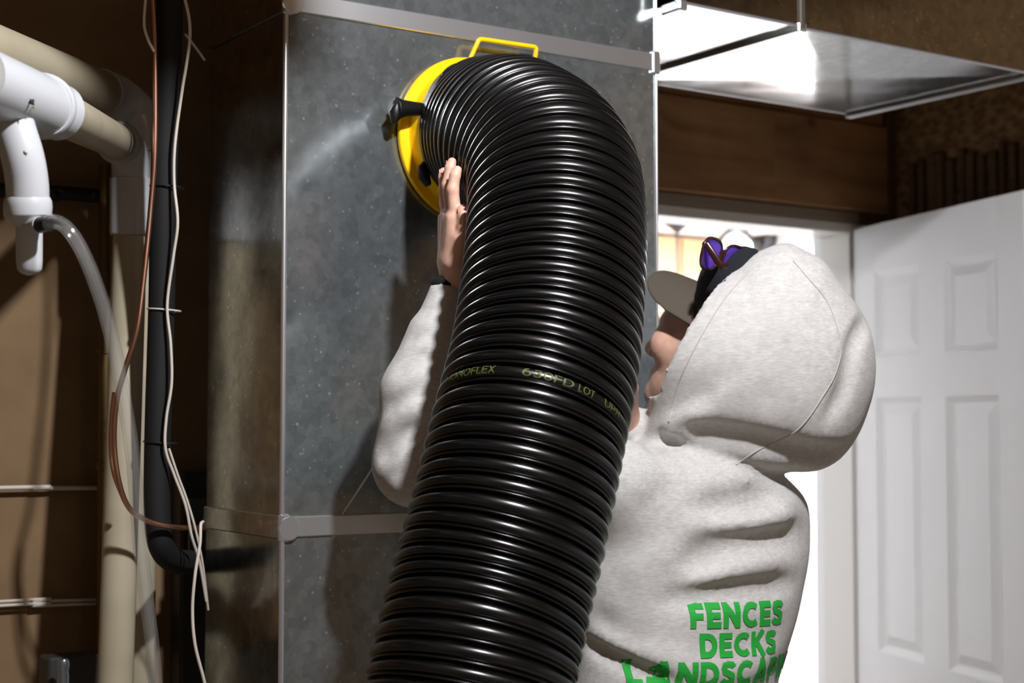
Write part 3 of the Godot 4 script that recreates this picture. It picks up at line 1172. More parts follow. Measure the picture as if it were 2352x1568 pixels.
func hoodie_setup() -> void:
	ho.A = P(1612, 1030, 2.66)
	ho.B = P(1530, 1750, 2.60)
	ho.v = (ho.A - ho.B).normalized()
	ho.L = (ho.A - ho.B).length()
	var n := img(.44, 0, -.9)
	ho.n = (n - ho.v * ho.v.dot(n)).normalized()
	ho.s = ho.v.cross(ho.n)
	if ho.s.dot(img(1, 0, 0)) < 0:
		ho.s = -ho.s
	ho.tab = [[-.075, .02, .02], [-.03, .09, .075], [.03, .135, .10], [.085, .200, .128], [.15, .222, .140], [.3, .230, .147], [.5, .217, .145], [.7, .188, .14], [.85, .182, .14], [1.05, .188, .145]]
	var dense := []
	for k in 73:
		var q := lerpf(-.075, 1.05, k / 72.0)
		var row := [q, 0.0, 0.0]
		for w in range(-3, 4):
			var qq := clampf(q + w * .014, -.075, 1.05)
			for i in range(1, ho.tab.size()):
				if qq <= ho.tab[i][0] or i == ho.tab.size() - 1:
					var f: float = (qq - ho.tab[i - 1][0]) / (ho.tab[i][0] - ho.tab[i - 1][0])
					row[1] += lerpf(ho.tab[i - 1][1], ho.tab[i][1], f) / 7.0
					row[2] += lerpf(ho.tab[i - 1][2], ho.tab[i][2], f) / 7.0
					break
		dense.append(row)
	ho.dense = dense
	# left sleeve
	ho.la = [P(1420, 1112, 2.53), P(956, 1064, 2.42), P(968, 905, 2.43), P(1004, 775, 2.445), P(1020, 728, 2.45), P(1031, 655, 2.455)]
	ho.lr = [.076, .066, .063, .050, .037, .029]
	# right sleeve, on the far side
	ho.ra = [P(1700, 1120, 2.80), P(1520, 1180, 2.88), P(1470, 1012, 2.70), P(1444, 962, 2.65)]
	ho.rr = [.08, .062, .047, .03]
	# hood
	ho.hc = P(1745, 825, 2.63)
	var out := [[1800, 555], [1739, 577], [1686, 615], [1600, 655], [1530, 704], [1480, 765], [1460, 818], [1465, 860], [1487, 905], [1497, 955], [1476, 1012], [1545, 1045], [1650, 1075], [1750, 1088], [1808, 1082], [1878, 1081], [1927, 1056], [1959, 1014], [1988, 949], [2006, 876], [2004, 794], [1988, 733], [1955, 688], [1918, 639], [1886, 594], [1849, 577], [1820, 561]]
	var tab := []
	for q in out:
		var d := Vector2(q[0] - 1745, 825 - q[1]) * 2.63 / FOC
		tab.append([fposmod(d.angle(), TAU), d.length()])
	tab.sort_custom(func(a, b): return a[0] < b[0])
	var polar := PackedFloat32Array()
	for k in 361:
		var a := TAU * k / 360
		var i := 0
		while i < tab.size() and tab[i][0] < a:
			i += 1
		var lo: Array = tab[(i - 1 + tab.size()) % tab.size()]
		var hi: Array = tab[i % tab.size()]
		var span := fposmod(hi[0] - lo[0], TAU)
		polar.append(lerpf(lo[1], hi[1], fposmod(a - lo[0], TAU) / maxf(span, .0001)))
	# round the corners of the traced outline
	var sm := PackedFloat32Array()
	for k in 361:
		var acc := 0.0
		for q in range(-4, 5):
			acc += polar[(k + q + 360) % 360]
		sm.append(acc / 9.0)
	ho.polar = sm
	ho.hr = cam.transform.basis.x
	ho.hu = cam.transform.basis.y
	ho.hn = cam.transform.basis.z
	ho.face = img(-.78, .33, .45).normalized()
	var e0 := P(1478, 1010, 2.5)
	var e1 := P(1784, 559, 2.55)
	ho.emid = (e0 + e1) * .5
	ho.edir = (e1 - e0).normalized()
	ho.elen = (e1 - e0).length()
	# face axis made square to the rim's chord
	ho.fx = (ho.face - ho.edir * ho.edir.dot(ho.face)).normalized()
	ho.rim = []
	for q in [[1784, 559], [1739, 577], [1686, 618], [1645, 657], [1608, 704], [1571, 765], [1543, 818], [1518, 875], [1506, 920], [1496, 965]]:
		var hit := trace(hood_only, P(q[0], q[1], 2.2), ray(q[0], q[1]), .6)
		if hit.distance_to(P(q[0], q[1], 2.2)) > .55:
			hit = P(q[0], q[1], 2.63)
		var rm: Vector3 = hit - ho.emid
		ho.rim.push_front([rm.dot(ho.edir) / (ho.elen * .5), rm.dot(ho.fx)])
	ho.folds = []

func hood_only(p: Vector3) -> float:
	var d: Vector3 = p - ho.hc
	var x: float = d.dot(ho.hr)
	var y: float = d.dot(ho.hu)
	var b: float = d.dot(ho.hn)
	var rho := sqrt(x * x + y * y)
	var a := fposmod(atan2(y, x), TAU) / TAU * 360.0
	var i := mini(int(a), 359)
	var r := lerpf(ho.polar[i], ho.polar[i + 1], a - i)
	const TB := .145
	var u := rho / r
	var q := sqrt(u * u + b * b / (TB * TB))
	return (q - 1.0) * minf(r, TB)

func hoodie_base(p: Vector3) -> float:
	# torso
	var rel: Vector3 = ho.A - p
	var t: float = rel.dot(ho.v) / ho.L
	var pa: float = -rel.dot(ho.s)
	var pb: float = -rel.dot(ho.n)
	var tq := clampf((t + .075) / 1.125 * 72.0, 0.0, 71.999)
	var lo: Array = ho.dense[int(tq)]
	var hi: Array = ho.dense[int(tq) + 1]
	var ra: float = lerpf(lo[1], hi[1], tq - int(tq))
	var rb: float = lerpf(lo[2], hi[2], tq - int(tq))
	var d := (sqrt(pa * pa / (ra * ra) + pb * pb / (rb * rb)) - 1.0) * minf(ra, rb)
	if t < -.075:
		d = maxf(d, (-.075 - t) * ho.L)
	d = maxf(d, (t - 1.0) * ho.L)
	# sleeves
	var la: Array = ho.la
	var lr: Array = ho.lr
	d = smin(d, cap(p, la[0], la[1], lr[0], lr[1]), .05)
	var arm := cap(p, la[1], la[2], lr[1], lr[2])
	arm = smin(arm, cap(p, la[2], la[3], lr[2], lr[3]), .02)
	arm = minf(arm, cap(p, la[3], la[4], lr[3] * .9, lr[4]))
	var cuff := cap(p, la[4], la[5], lr[4], lr[5])
	arm = smin(arm, cuff, .012)
	var cdir: Vector3 = (la[5] - la[4]).normalized()
	arm = maxf(arm, (p - la[5]).dot(cdir))
	d = smin(d, arm, .02)
	var rra: Array = ho.ra
	var rr: Array = ho.rr
	var arm2 := cap(p, rra[1], rra[2], rr[1], rr[2])
	arm2 = smin(arm2, cap(p, rra[2], rra[3], rr[2], rr[3]), .012)
	arm2 = maxf(arm2, (p - rra[3]).dot((rra[3] - rra[2]).normalized()))
	arm2 = smin(arm2, cap(p, rra[0], rra[1], rr[0], rr[1]), .03)
	d = smin(d, arm2, .03)
	# hood, hollow towards the face
	var h := hood_only(p)
	if h < .12:
		var rm: Vector3 = p - ho.emid
		var e: float = rm.dot(ho.edir) / (ho.elen * .5)
		var rim: Array = ho.rim
		var edge: float = rim[0][1]
		for k in range(1, rim.size()):
			edge = lerpf(rim[k - 1][1], rim[k][1], clampf((e - rim[k - 1][0]) / (rim[k][0] - rim[k - 1][0]), 0.0, 1.0)) if e > rim[k - 1][0] else edge
		var g: float = rm.dot(ho.fx) - edge
		var low := clampf((-.55 - e) / .5, 0.0, 1.0)   # the hood is not open where it joins the neck
		var hollow := maxf(h + .017, -(g + .055)) + low * .2
		h = maxf(h, -hollow)
		h = maxf(h, g - low * .25)
	d = smin(d, h, .014)
	return d

func hoodie(p: Vector3) -> float:
	var d := hoodie_base(p)
	if absf(d) > .08:
		return d
	for f in ho.folds:
		if p.distance_squared_to(f.mid) > f.reach2:
			continue
		var pts: PackedVector3Array = f.pts
		var best := 1e9
		var along := 0.0
		for k in pts.size() - 1:
			var a := pts[k]
			var ba := pts[k + 1] - a
			var t := clampf((p - a).dot(ba) / ba.length_squared(), 0.0, 1.0)
			var dd := p.distance_squared_to(a + ba * t)
			if dd < best:
				best = dd
				along = (k + t) / (pts.size() - 1)
		if best > f.w2 * 7.0:
			continue
		var fade := minf(1.0, 4.0 * minf(along + .04, 1.04 - along))
		d -= f.amp * fade * exp(-best / f.w2)
	return d

func trace(f: Callable, from: Vector3, dir: Vector3, far := 4.0) -> Vector3:
	var t := 0.0
	dir = dir.normalized()
	for k in 90:
		var d: float = f.call(from + dir * t)
		if d < .0006 or t > far:
			break
		t += maxf(d * .75, .0005)
	return from + dir * t

func on_hoodie(px: float, py: float) -> Vector3:
	return trace(hoodie_base, P(px, py, 2.1), ray(px, py))

func fold(px: Array, amp: float, w: float) -> void:
	var c := []
	for q in px:
		c.append(on_hoodie(q[0], q[1]))
	var pts := spline(c, 3)
	var mid := Vector3.ZERO
	for q in pts:
		mid += q / pts.size()
	var rr := 0.0
	for q in pts:
		rr = maxf(rr, q.distance_to(mid))
	ho.folds.append({"pts": pts, "amp": amp, "w2": w * w, "mid": mid, "reach2": pow(rr + w * 2.7, 2)})

var hd: Transform3D
func head(p0: Vector3) -> float:
	var p: Vector3 = hd.affine_inverse() * p0
	p.x = absf(p.x)
	var d := p.distance_to(Vector3(0, .03, -.015)) - .080
	d = smin(d, cap(p, Vector3(0, .02, .03), Vector3(0, -.06, .05), .066, .046), .03)
	d = smin(d, cap(p, Vector3(.045, -.03, .0), Vector3(.012, -.095, .072), .034, .019), .03)
	d = smin(d, p.distance_to(Vector3(0, -.102, .085)) - .017, .025)          # chin
	d = smin(d, cap(p, Vector3(.038, .030, .078), Vector3(.0, .032, .092), .013, .013), .02)   # brow
	d = smin(d, cap(p, Vector3(0, .012, .096), Vector3(0, -.03, .118), .009, .0125), .015)     # nose
	d = smin(d, p.distance_to(Vector3(.012, -.034, .106)) - .009, .008)
	d = smin(d, cap(p, Vector3(.0, -.058, .098), Vector3(.018, -.060, .090), .008, .005), .012)  # lips
	d = smin(d, cap(p, Vector3(.0, -.070, .096), Vector3(.016, -.069, .089), .008, .005), .010)
	d = smin(d, p.distance_to(Vector3(.048, -.012, .066)) - .026, .03)         # cheek
	d = maxf(d, -(p.distance_to(Vector3(.032, .010, .108)) - .017))           # eye socket
	d = smin(d, p.distance_to(Vector3(.032, .010, .080)) - .0125, .004)
	d = smin(d, cap(p, Vector3(.080, .022, -.012), Vector3(.076, -.018, -.002), .014, .009), .008)   # ear
	return smin(d, cap(p, Vector3(0, -.05, -.03), Vector3(0, -.15, -.05), .055, .05), .03) * 1.12

var hand_bones := []
func hand(p: Vector3) -> float:
	var palm := 1e9
	for b in hand_bones:
		if b[4] == 0:
			palm = smin(palm, cap(p, b[0], b[1], b[2], b[3]), .014)
	var d := palm
	# each finger is its own chain rooted in the palm
	for f in range(1, 6):
		var chain := 1e9
		for b in hand_bones:
			if b[4] == f:
				chain = smin(chain, cap(p, b[0], b[1], b[2], b[3]), .004)
		d = smin(d, chain, .0035)
	return d

func finger(f: int, pts: Array, r0: float, r1: float) -> void:
	for k in pts.size() - 1:
		hand_bones.append([pts[k], pts[k + 1], lerpf(r0, r1, float(k) / (pts.size() - 1)), lerpf(r0, r1, float(k + 1) / (pts.size() - 1)), f])

var body_bones := []
func body_core(p: Vector3) -> float:
	var d := 1e9
	for b in body_bones:
		d = smin(d, cap(p, b[0], b[1], b[2], b[3]), .04)
	return d

func leg_field(p: Vector3) -> float:
	var d := 1e9
	for b in leg_bones:
		d = smin(d, cap(p, b[0], b[1], b[2], b[3]), .05)
	return maxf(d, .06 - p.y)
var leg_bones := []

func boot_field(p: Vector3) -> float:
	var d := 1e9
	for b in boot_bones:
		d = smin(d, cap(p, b[0], b[1], b[2], b[3]), .03)
	return maxf(d, .002 - p.y)
var boot_bones := []

func person() -> void:
	hoodie_setup()
	var feet: Vector3 = Vector3(ho.B.x, 0, ho.B.z)
	var t := thing("person", "person in a grey hooded sweatshirt and cap reaching up to hold the black hose", "person", feet)
	# ------------------------------------------------ folds of the cloth
	fold([[1600, 1172], [1680, 1160], [1740, 1146], [1790, 1128]], -.034, .024)
	fold([[1585, 1196], [1735, 1202], [1830, 1176]], .018, .020)
	fold([[1568, 1318], [1640, 1272], [1735, 1248], [1840, 1228]], -.032, .030)
	fold([[1575, 1342], [1670, 1306], [1810, 1272]], .017, .020)
	fold([[1520, 1380], [1626, 1367], [1740, 1352], [1825, 1338]], -.026, .018)
	fold([[1354, 1440], [1445, 1487], [1590, 1534], [1717, 1532], [1793, 1480]], .013, .024)
	fold([[1340, 1470], [1440, 1522], [1540, 1562]], -.022, .014)
	fold([[1361, 1405], [1427, 1462], [1500, 1490]], -.008, .020)
	fold([[1670, 1065], [1700, 1092], [1733, 1118]], .008, .009)
	fold([[1580, 986], [1665, 1003], [1747, 1018], [1869, 1046], [1935, 1044]], -.026, .021)
	fold([[1990, 730], [1964, 786], [1942, 888], [1902, 965]], -.018, .015)
	fold([[1482, 1006], [1571, 935], [1650, 895]], -.005, .018)
	fold([[1490, 1030], [1522, 1012], [1570, 1030]], -.018, .013)
	fold([[1500, 985], [1560, 955], [1640, 950]], .006, .014)
	fold([[1760, 760], [1790, 860], [1750, 950]], -.004, .03)
	fold([[866, 1062], [915, 1012], [990, 982]], -.020, .012)
	fold([[872, 1000], [925, 950], [985, 930]], .009, .013)
	fold([[880, 950], [935, 905], [985, 890]], -.010, .012)
	fold([[905, 860], [945, 828], [1000, 815]], -.010, .011)
	fold([[930, 790], [965, 770], [1010, 762]], -.005, .010)
	fold([[905, 1110], [950, 1060], [1000, 1040]], -.011, .012)
	fold([[1450, 1180], [1520, 1130], [1560, 1100]], -.005, .025)
	fold([[1420, 1330], [1500, 1290], [1560, 1270]], .004, .03)
	var b := MB.new()
	b.field(hoodie, Vector3(minf(ho.la[1].x, ho.la[2].x) - .12, ho.B.y - .03, minf(ho.ra[1].z, ho.hc.z) - .22), Vector3(ho.hc.x + .3, ho.hc.y + .24, maxf(ho.la[0].z, ho.hc.z) + .26), .0075)
	var hoodie_node := put("hooded_sweatshirt", b, M.fleece, t)
	hoodie_node.set_meta("label", "light grey heathered hooded sweatshirt with green lettering")
	print("hoodie ", Time.get_ticks_msec(), " ", b.V.size())
	# stitched seams
	for line in [[[1822, 598], [1850, 631], [1902, 696], [1931, 786], [1923, 847], [1894, 904], [1833, 986], [1747, 1030], [1690, 1067]], [[1722, 622], [1684, 662], [1648, 710], [1611, 772], [1583, 825], [1558, 880], [1546, 925], [1536, 968]]]:
		var c := []
		for q in line:
			c.append(q)
		b = MB.new()
		var path := PackedVector3Array()
		var c3 := []
		for q in c:
			c3.append(Vector3(q[0], q[1], 0))
		for q3 in spline(c3, 8):
				var px: float = q3.x
				var py: float = q3.y
				path.append(trace(hoodie, P(px, py, 2.1), ray(px, py)) - ray(px, py) * .0002)
		b.tube(path, .0011, 6)
		put("seam", b, M.thread, hoodie_node)
	# green lettering on the back
	var anchor := trace(hoodie, P(1706, 1440, 2.1), ray(1706, 1440))
	var ex: Vector3 = ho.s.rotated(ho.n, .115)
	var ey: Vector3 = ho.v.rotated(ho.n, .115)
	var line_no := 0
	for w in [["FENCES", .041, .0], ["DECKS", .039, .0], ["LANDSCAPING", .041, .0]]:
		var tris := text_tris(w[0], w[1], .25)
		b = MB.new()
		for q in range(0, tris.size(), 3):
			for piece in split([tris[q], tris[q + 1], tris[q + 2]], .009):
				var v := []
				for p: Vector3 in piece:
					var st: Vector3 = anchor + ex * p.x + ey * (p.y - .047 * line_no) + ho.n * .12
					v.append(trace(hoodie, st, -ho.n, .4) + ho.n * .0012)
				if v[0].distance_to(v[1]) < .04 and v[1].distance_to(v[2]) < .04 and v[0].distance_to(v[2]) < .04:
					b.tri(v[0], v[1], v[2])
		face_out(b, ho.A)
		put("printed_word", b, M.print_green, hoodie_node)
		line_no += 1
	print("letters ", Time.get_ticks_msec())
	# cuff of the black undershirt showing at the wrist
	b = MB.new()
	var wd: Vector3 = (ho.la[5] - ho.la[4]).normalized()
	b.tube(PackedVector3Array([ho.la[5] - wd * .004, ho.la[5], ho.la[5] + wd * .0085, ho.la[5] + wd * .0105]), [.0285, .0298, .0290, .025], 28)
	put("undershirt_cuff", b, M.black_cloth, t)
	# ------------------------------------------------ body
	var head_c := P(1648, 806, 2.735)
	hd = frame(head_c, img(-.75, .30, .55), img(.38, .90, -.25))
	hd.basis = hd.basis.scaled(Vector3.ONE * 1.12)
	var nb := P(1640, 1060, 2.70)
	var ls: Vector3 = ho.la[0]
	var rs: Vector3 = ho.ra[0]
	var hip: Vector3 = ho.B
	var sd: Vector3 = ho.s
	body_bones = [[hd * Vector3(0, -.10, -.035), nb, .045, .045], [nb, hip, .045, .10], [nb, ls, .035, .05], [nb, rs, .035, .05], [ls, ho.la[1], .048, .04], [ho.la[1], ho.la[4], .04, .024], [ho.la[4], ho.la[5] - wd * .012, .024, .020], [rs, ho.ra[1], .048, .04], [ho.ra[1], ho.ra[3], .038, .024], [hip - sd * .08, hip + sd * .08, .10, .10]]
	leg_bones = []
	boot_bones = []
	var fwd: Vector3 = -ho.n
	fwd.y = 0
	fwd = fwd.normalized()
	for s in [-1.0, 1.0]:
		var top: Vector3 = hip + sd * (.085 * s) - Vector3(0, .04, 0)
		var kn: Vector3 = Vector3(feet.x, .50, feet.z) + sd * (.11 * s) + fwd * .03
		kn.y = .50
		var an: Vector3 = Vector3(feet.x, .10, feet.z) + sd * (.13 * s)
		an.y = .10
		body_bones.append_array([[top, kn, .08, .055], [kn, an, .055, .04]])
		leg_bones.append_array([[top, kn, .095, .078], [kn, an, .078, .068]])
		boot_bones.append_array([[an, Vector3(an.x, .05, an.z), .055, .05], [Vector3(an.x, .04, an.z) - fwd * .04, Vector3(an.x, .035, an.z) + fwd * .15, .045, .042]])
	leg_bones.append([hip - sd * .07, hip + sd * .07, .12, .12])
	hand_bones = []
	var wr := P(1050, 628, 2.446)
	# back of the left hand and its fingers, seen from the thumb's side
	var mcp := [P(1046, 500, 2.408), P(1037, 494, 2.432), P(1029, 502, 2.455), P(1026, 514, 2.474)]
	var bases := [P(1046, 600, 2.425), P(1040, 600, 2.437), P(1036, 602, 2.45), P(1036, 604, 2.462)]
	for k in 4:
		hand_bones.append([wr.lerp(bases[k], .6), bases[k], .018, .014, 0])
		hand_bones.append([bases[k], mcp[k], .0145, .0115, 0])
	for k in 3:
		hand_bones.append([bases[k].lerp(bases[k + 1], .5), mcp[k].lerp(mcp[k + 1], .5), .013, .010, 0])
	hand_bones.append([ho.la[5] - wd * .03, wr, .021, .0205, 0])
	hand_bones.append([wr, P(1044, 598, 2.44), .0205, .019, 0])
	hand_bones.append([P(1052, 598, 2.425), P(1061, 548, 2.405), .018, .0145, 0])
	finger(1, [mcp[0], P(1040, 436, 2.404), P(1045, 404, 2.405), P(1050, 391, 2.408)], .0104, .0076)
	finger(2, [mcp[1], P(1028, 424, 2.432), P(1034, 386, 2.434), P(1038, 372, 2.437)], .0102, .0074)
	finger(3, [mcp[2], P(1020, 440, 2.458), P(1018, 406, 2.462), P(1018, 394, 2.466)], .0094, .0068)
	finger(4, [mcp[3], P(1020, 466, 2.478), P(1019, 440, 2.482), P(1020, 430, 2.486)], .0084, .0060)
	finger(5, [P(1060, 560, 2.405), P(1064, 520, 2.398), P(1064, 492, 2.396), P(1063, 480, 2.397)], .0108, .0082)
	# tendons on the back of the hand
	for k in 3:
		hand_bones.append([bases[k] + img(-.011, 0, -.002), mcp[k] + img(-.008, 0, -.003), .0045, .0042, 0])
	b = MB.new()
	b.field(body_core, Vector3(minf(ho.la[1].x, feet.x) - .25, -.02, rs.z - .3), Vector3(rs.x + .2, head_c.y - .02, ls.z + .35), .016)
	b.field(head, head_c - Vector3(.17, .19, .17), head_c + Vector3(.17, .17, .17), .0045)
	b.field(hand, Vector3(wr.x - .08, wr.y - .07, wr.z - .08), Vector3(wr.x + .07, wr.y + .23, wr.z + .08), .0027)
	# right hand, on the far side of the hose
	var left_bones := hand_bones
	hand_bones = []
	var w2 := P(1428, 946, 2.63)
	var tip0 := P(1395, 830, 2.46)
	hand_bones.append([w2 - (ho.ra[3] - ho.ra[2]).normalized() * .03, w2, .024, .022, 0])
	for k in 4:
		var sx := img(.02 * (k - 1.5), 0, .012 * (k - 1.5))
		var m0: Vector3 = w2.lerp(tip0, .5) + sx
		hand_bones.append([w2 + sx * .4, m0, .016, .0115, 0])
		finger(k + 1, [m0, w2.lerp(tip0, .75) + sx * 1.1, w2.lerp(tip0, .9) + sx * 1.1, tip0 + sx * 1.1 + Vector3(0, -.006 * absf(k - 1.2), 0)], .0108, .0078)
	finger(5, [w2 + img(.0, .02, .0), w2 + img(-.035, .045, -.02), w2 + img(-.05, .075, -.03)], .013, .0085)
	b.field(hand, w2.min(tip0) - Vector3(.07, .04, .07), w2.max(tip0) + Vector3(.07, .03, .07), .0035)
	hand_bones = left_bones
	put("body", b, M.skin, t)
	print("body ", Time.get_ticks_msec(), " ", b.V.size())
	# nails on the left hand
	for nl in [[P(1042.5, 391, 2.4045), .0052], [P(1030.5, 374, 2.435), .005], [P(1013.5, 394, 2.463), .0045], [P(1057.5, 483, 2.392), .0055]]:
		b = MB.new()
		var c: Vector3 = trace(hand, nl[0] + img(-.03, 0, -.004), img(1, 0, .12), .08)
		c += img(.0004, 0, 0)
		b.tube(PackedVector3Array([c + Vector3(0, -nl[1] * .8, 0), c, c + Vector3(0, nl[1] * .7, 0)]), [.0016, .0030, .0024], 10, true, .22, img(0, 0, 1))
		put("fingernail", b, M.nail, t)
	# eyes and lips
	for s in [-1.0, 1.0]:
		b = MB.new()
		var x := Transform3D(hd.basis, hd * Vector3(.032 * s, .010, .080))
		b.lathe([Vector2(0, -.0128), Vector2(.009, -.009), Vector2(.0128, 0), Vector2(.009, .009), Vector2(0, .0128)], x, 16, false)
		put("eye", b, M.eye, t)
	# trousers and boots
	b = MB.new()
	b.field(leg_field, Vector3(feet.x - .35, -.02, feet.z - .35), Vector3(feet.x + .35, hip.y + .10, feet.z + .35), .018)
	put("trousers", b, M.jeans, t)
	var both := boot_bones
	for k in 2:
		boot_bones = both.slice(k * 2, k * 2 + 2)
		var c: Vector3 = boot_bones[0][0]
		b = MB.new()
		b.field(boot_field, Vector3(c.x - .25, -.02, c.z - .25), Vector3(c.x + .25, .20, c.z + .25), .014)
		put("boot", b, M.boot, t)
	cap_and_glasses(t)

func cap_and_glasses(t: Node3D) -> void:
	# crown: a dome over the skull; its front leans up and to the left in the picture
	var c := P(1718, 690, 2.65)
	var x := frame(c, img(-.80, .38, .46), img(.10, .85, -.50))
	var b := MB.new()
	var rows := []
	for j in 15:
		var lat := lerpf(-.80, PI / 2, j / 14.0)
		var row := PackedVector3Array()
		for i in 48:
			var a := TAU * i / 48
			var r := cos(maxf(lat, -.1)) * (1.0 + .02 * minf(lat, 0.0))
			row.append(x * Vector3(sin(a) * r * .076, (sin(lat) if lat > 0 else lat) * .085 + (.012 * maxf(cos(a), 0.0) if lat > 0 else 0.0), cos(a) * r * .096))
		rows.append(row)
	b.grid(rows, true)
	face_fix(b, c)
	var crown := put("cap", b, M.cap_cloth, t)
	crown.set_meta("label", "dark navy cap under the hood")
	b = MB.new()
	b.tube(PackedVector3Array([x * Vector3(0, .080, 0), x * Vector3(0, .088, 0), x * Vector3(0, .090, 0)]), [.010, .008, .003], 14)
	put("top_button", b, M.cap_cloth, crown)
	# brim: a curved plate with thickness
	b = MB.new()
	var top := []
	var bot := []
	for j in 9:
		var f := j / 8.0
		var rt := PackedVector3Array()
		var rb := PackedVector3Array()
		for i in 21:
			var s := i / 20.0 * 2.0 - 1.0
			var reach := .100 * sqrt(maxf(1.0 - pow(absf(s), 3.2), 0.0))
			var zz := .088 * sqrt(1.0 - .55 * s * s) + reach * f
			var yy := -.024 - .026 * s * s + .006 * f
			rt.append(x * Vector3(s * .078, yy + .0022, zz))
			rb.append(x * Vector3(s * .078, yy - .0022, zz))
		top.append(rt)
		bot.append(rb)
	b.grid(top, false)
	b.grid(bot, false, true)
	var edge := PackedVector3Array()
	for i in 21:
		edge.append((top[8][i] + bot[8][i]) * .5)
	b.tube(edge, .0026, 8)
	face_along(b, x.basis.y, top.size() * 21)
	put("brim", b, M.brim_cloth, crown)
	# sunglasses pushed up on the cap
	var g0 := P(1626, 592, 2.575) + img(.75, .1, .62).normalized() * .034
	var g := frame(g0, img(-.62, .28, .74), img(.25, .96, -.08))
	var sg := thing("sunglasses", "brown sunglasses with purple mirrored lenses resting on the cap", "sunglasses", g0)
	for s in [-1.0, 1.0]:
		var loop := PackedVector3Array()
		for i in 33:
			var a := TAU * i / 32
			var px := cos(a)
			var py := sin(a)
			var wx := .029 * signf(px) * pow(absf(px), .75)
			var wy := .026 * signf(py) * pow(absf(py), .75) * (1.0 if py > 0 else 1.05)
			loop.append(g * Vector3(s * .033 + wx * (1.0 + .10 * py), wy, -.010 * pow((s * .033 + wx) / .06, 2)))
		b = MB.new()
		b.tube(loop, .0026, 8, false)
		var rim := put("rim", b, M.glasses_frame, sg)
		b = MB.new()
		var mid := g * Vector3(s * .033, 0, -.001)
		for i in 32:
			b.tri(mid + g.basis.z * .0006, loop[i], loop[i + 1])
			b.tri(mid - g.basis.z * .0006, loop[i + 1], loop[i])
		put("lens", b, M.lens, rim)
		b = MB.new()
		var t0 := g * Vector3(s * .061, .012, -.010)
		var t1: Vector3 = t0 + (-x.basis.z * .80 - x.basis.y * .50 + x.basis.x * s * .10).normalized() * .045
		var t2: Vector3 = t0 + (-x.basis.z * .85 - x.basis.y * .50 - x.basis.x * s * .12).normalized() * .054
		b.tube(PackedVector3Array([t0 + g.basis.z * .004, t0 - g.basis.z * .004, t1, t2]), [.0035, .0055, .0062, .005], 10, true, .45, g.basis.y)
		put("temple", b, M.glasses_frame, sg)
	b = MB.new()
	b.tube(PackedVector3Array([g * Vector3(-.009, .006, .001), g * Vector3(0, .009, .003), g * Vector3(.009, .006, .001)]), .0024, 8)
	put("bridge", b, M.glasses_frame, sg)

func face_fix(b: MB, mid: Vector3) -> void:
	# turn a dome inside out if its faces look inwards
	var k := b.I.size() / 6 * 3
	if b.N[b.I[k]].dot(b.V[b.I[k]] - mid) < 0.0:
		for q in range(0, b.I.size(), 3):
			var s := b.I[q + 1]
			b.I[q + 1] = b.I[q + 2]
			b.I[q + 2] = s
		for q in b.N.size():
			b.N[q] = -b.N[q]

func face_along(b: MB, up: Vector3, first: int) -> void:
	if b.N[first / 2].dot(up) < 0.0:
		for q in range(0, b.I.size(), 3):
			if b.I[q] < first * 2:
				var s := b.I[q + 1]
				b.I[q + 1] = b.I[q + 2]
				b.I[q + 2] = s
		for q in first * 2:
			b.N[q] = -b.N[q]

# ==================================================================== pipes and wires at the left
func straight(a: Vector3, c: Vector3, r: float, m: Material, called: String, t: Node3D, segs := 28) -> MeshInstance3D:
	var b := MB.new()
	b.tube(PackedVector3Array([a, c]), r, segs)
	return put(called, b, m, t)

func line_thing(called: String, label: String, cat: String, pts: Array, r: float, m: Material, group := "") -> MeshInstance3D:
	var b := MB.new()
	b.tube(spline(pts, 10), r, 10)
	var o := put(called, b, m)
	tag(o, label, cat, group)
	return o

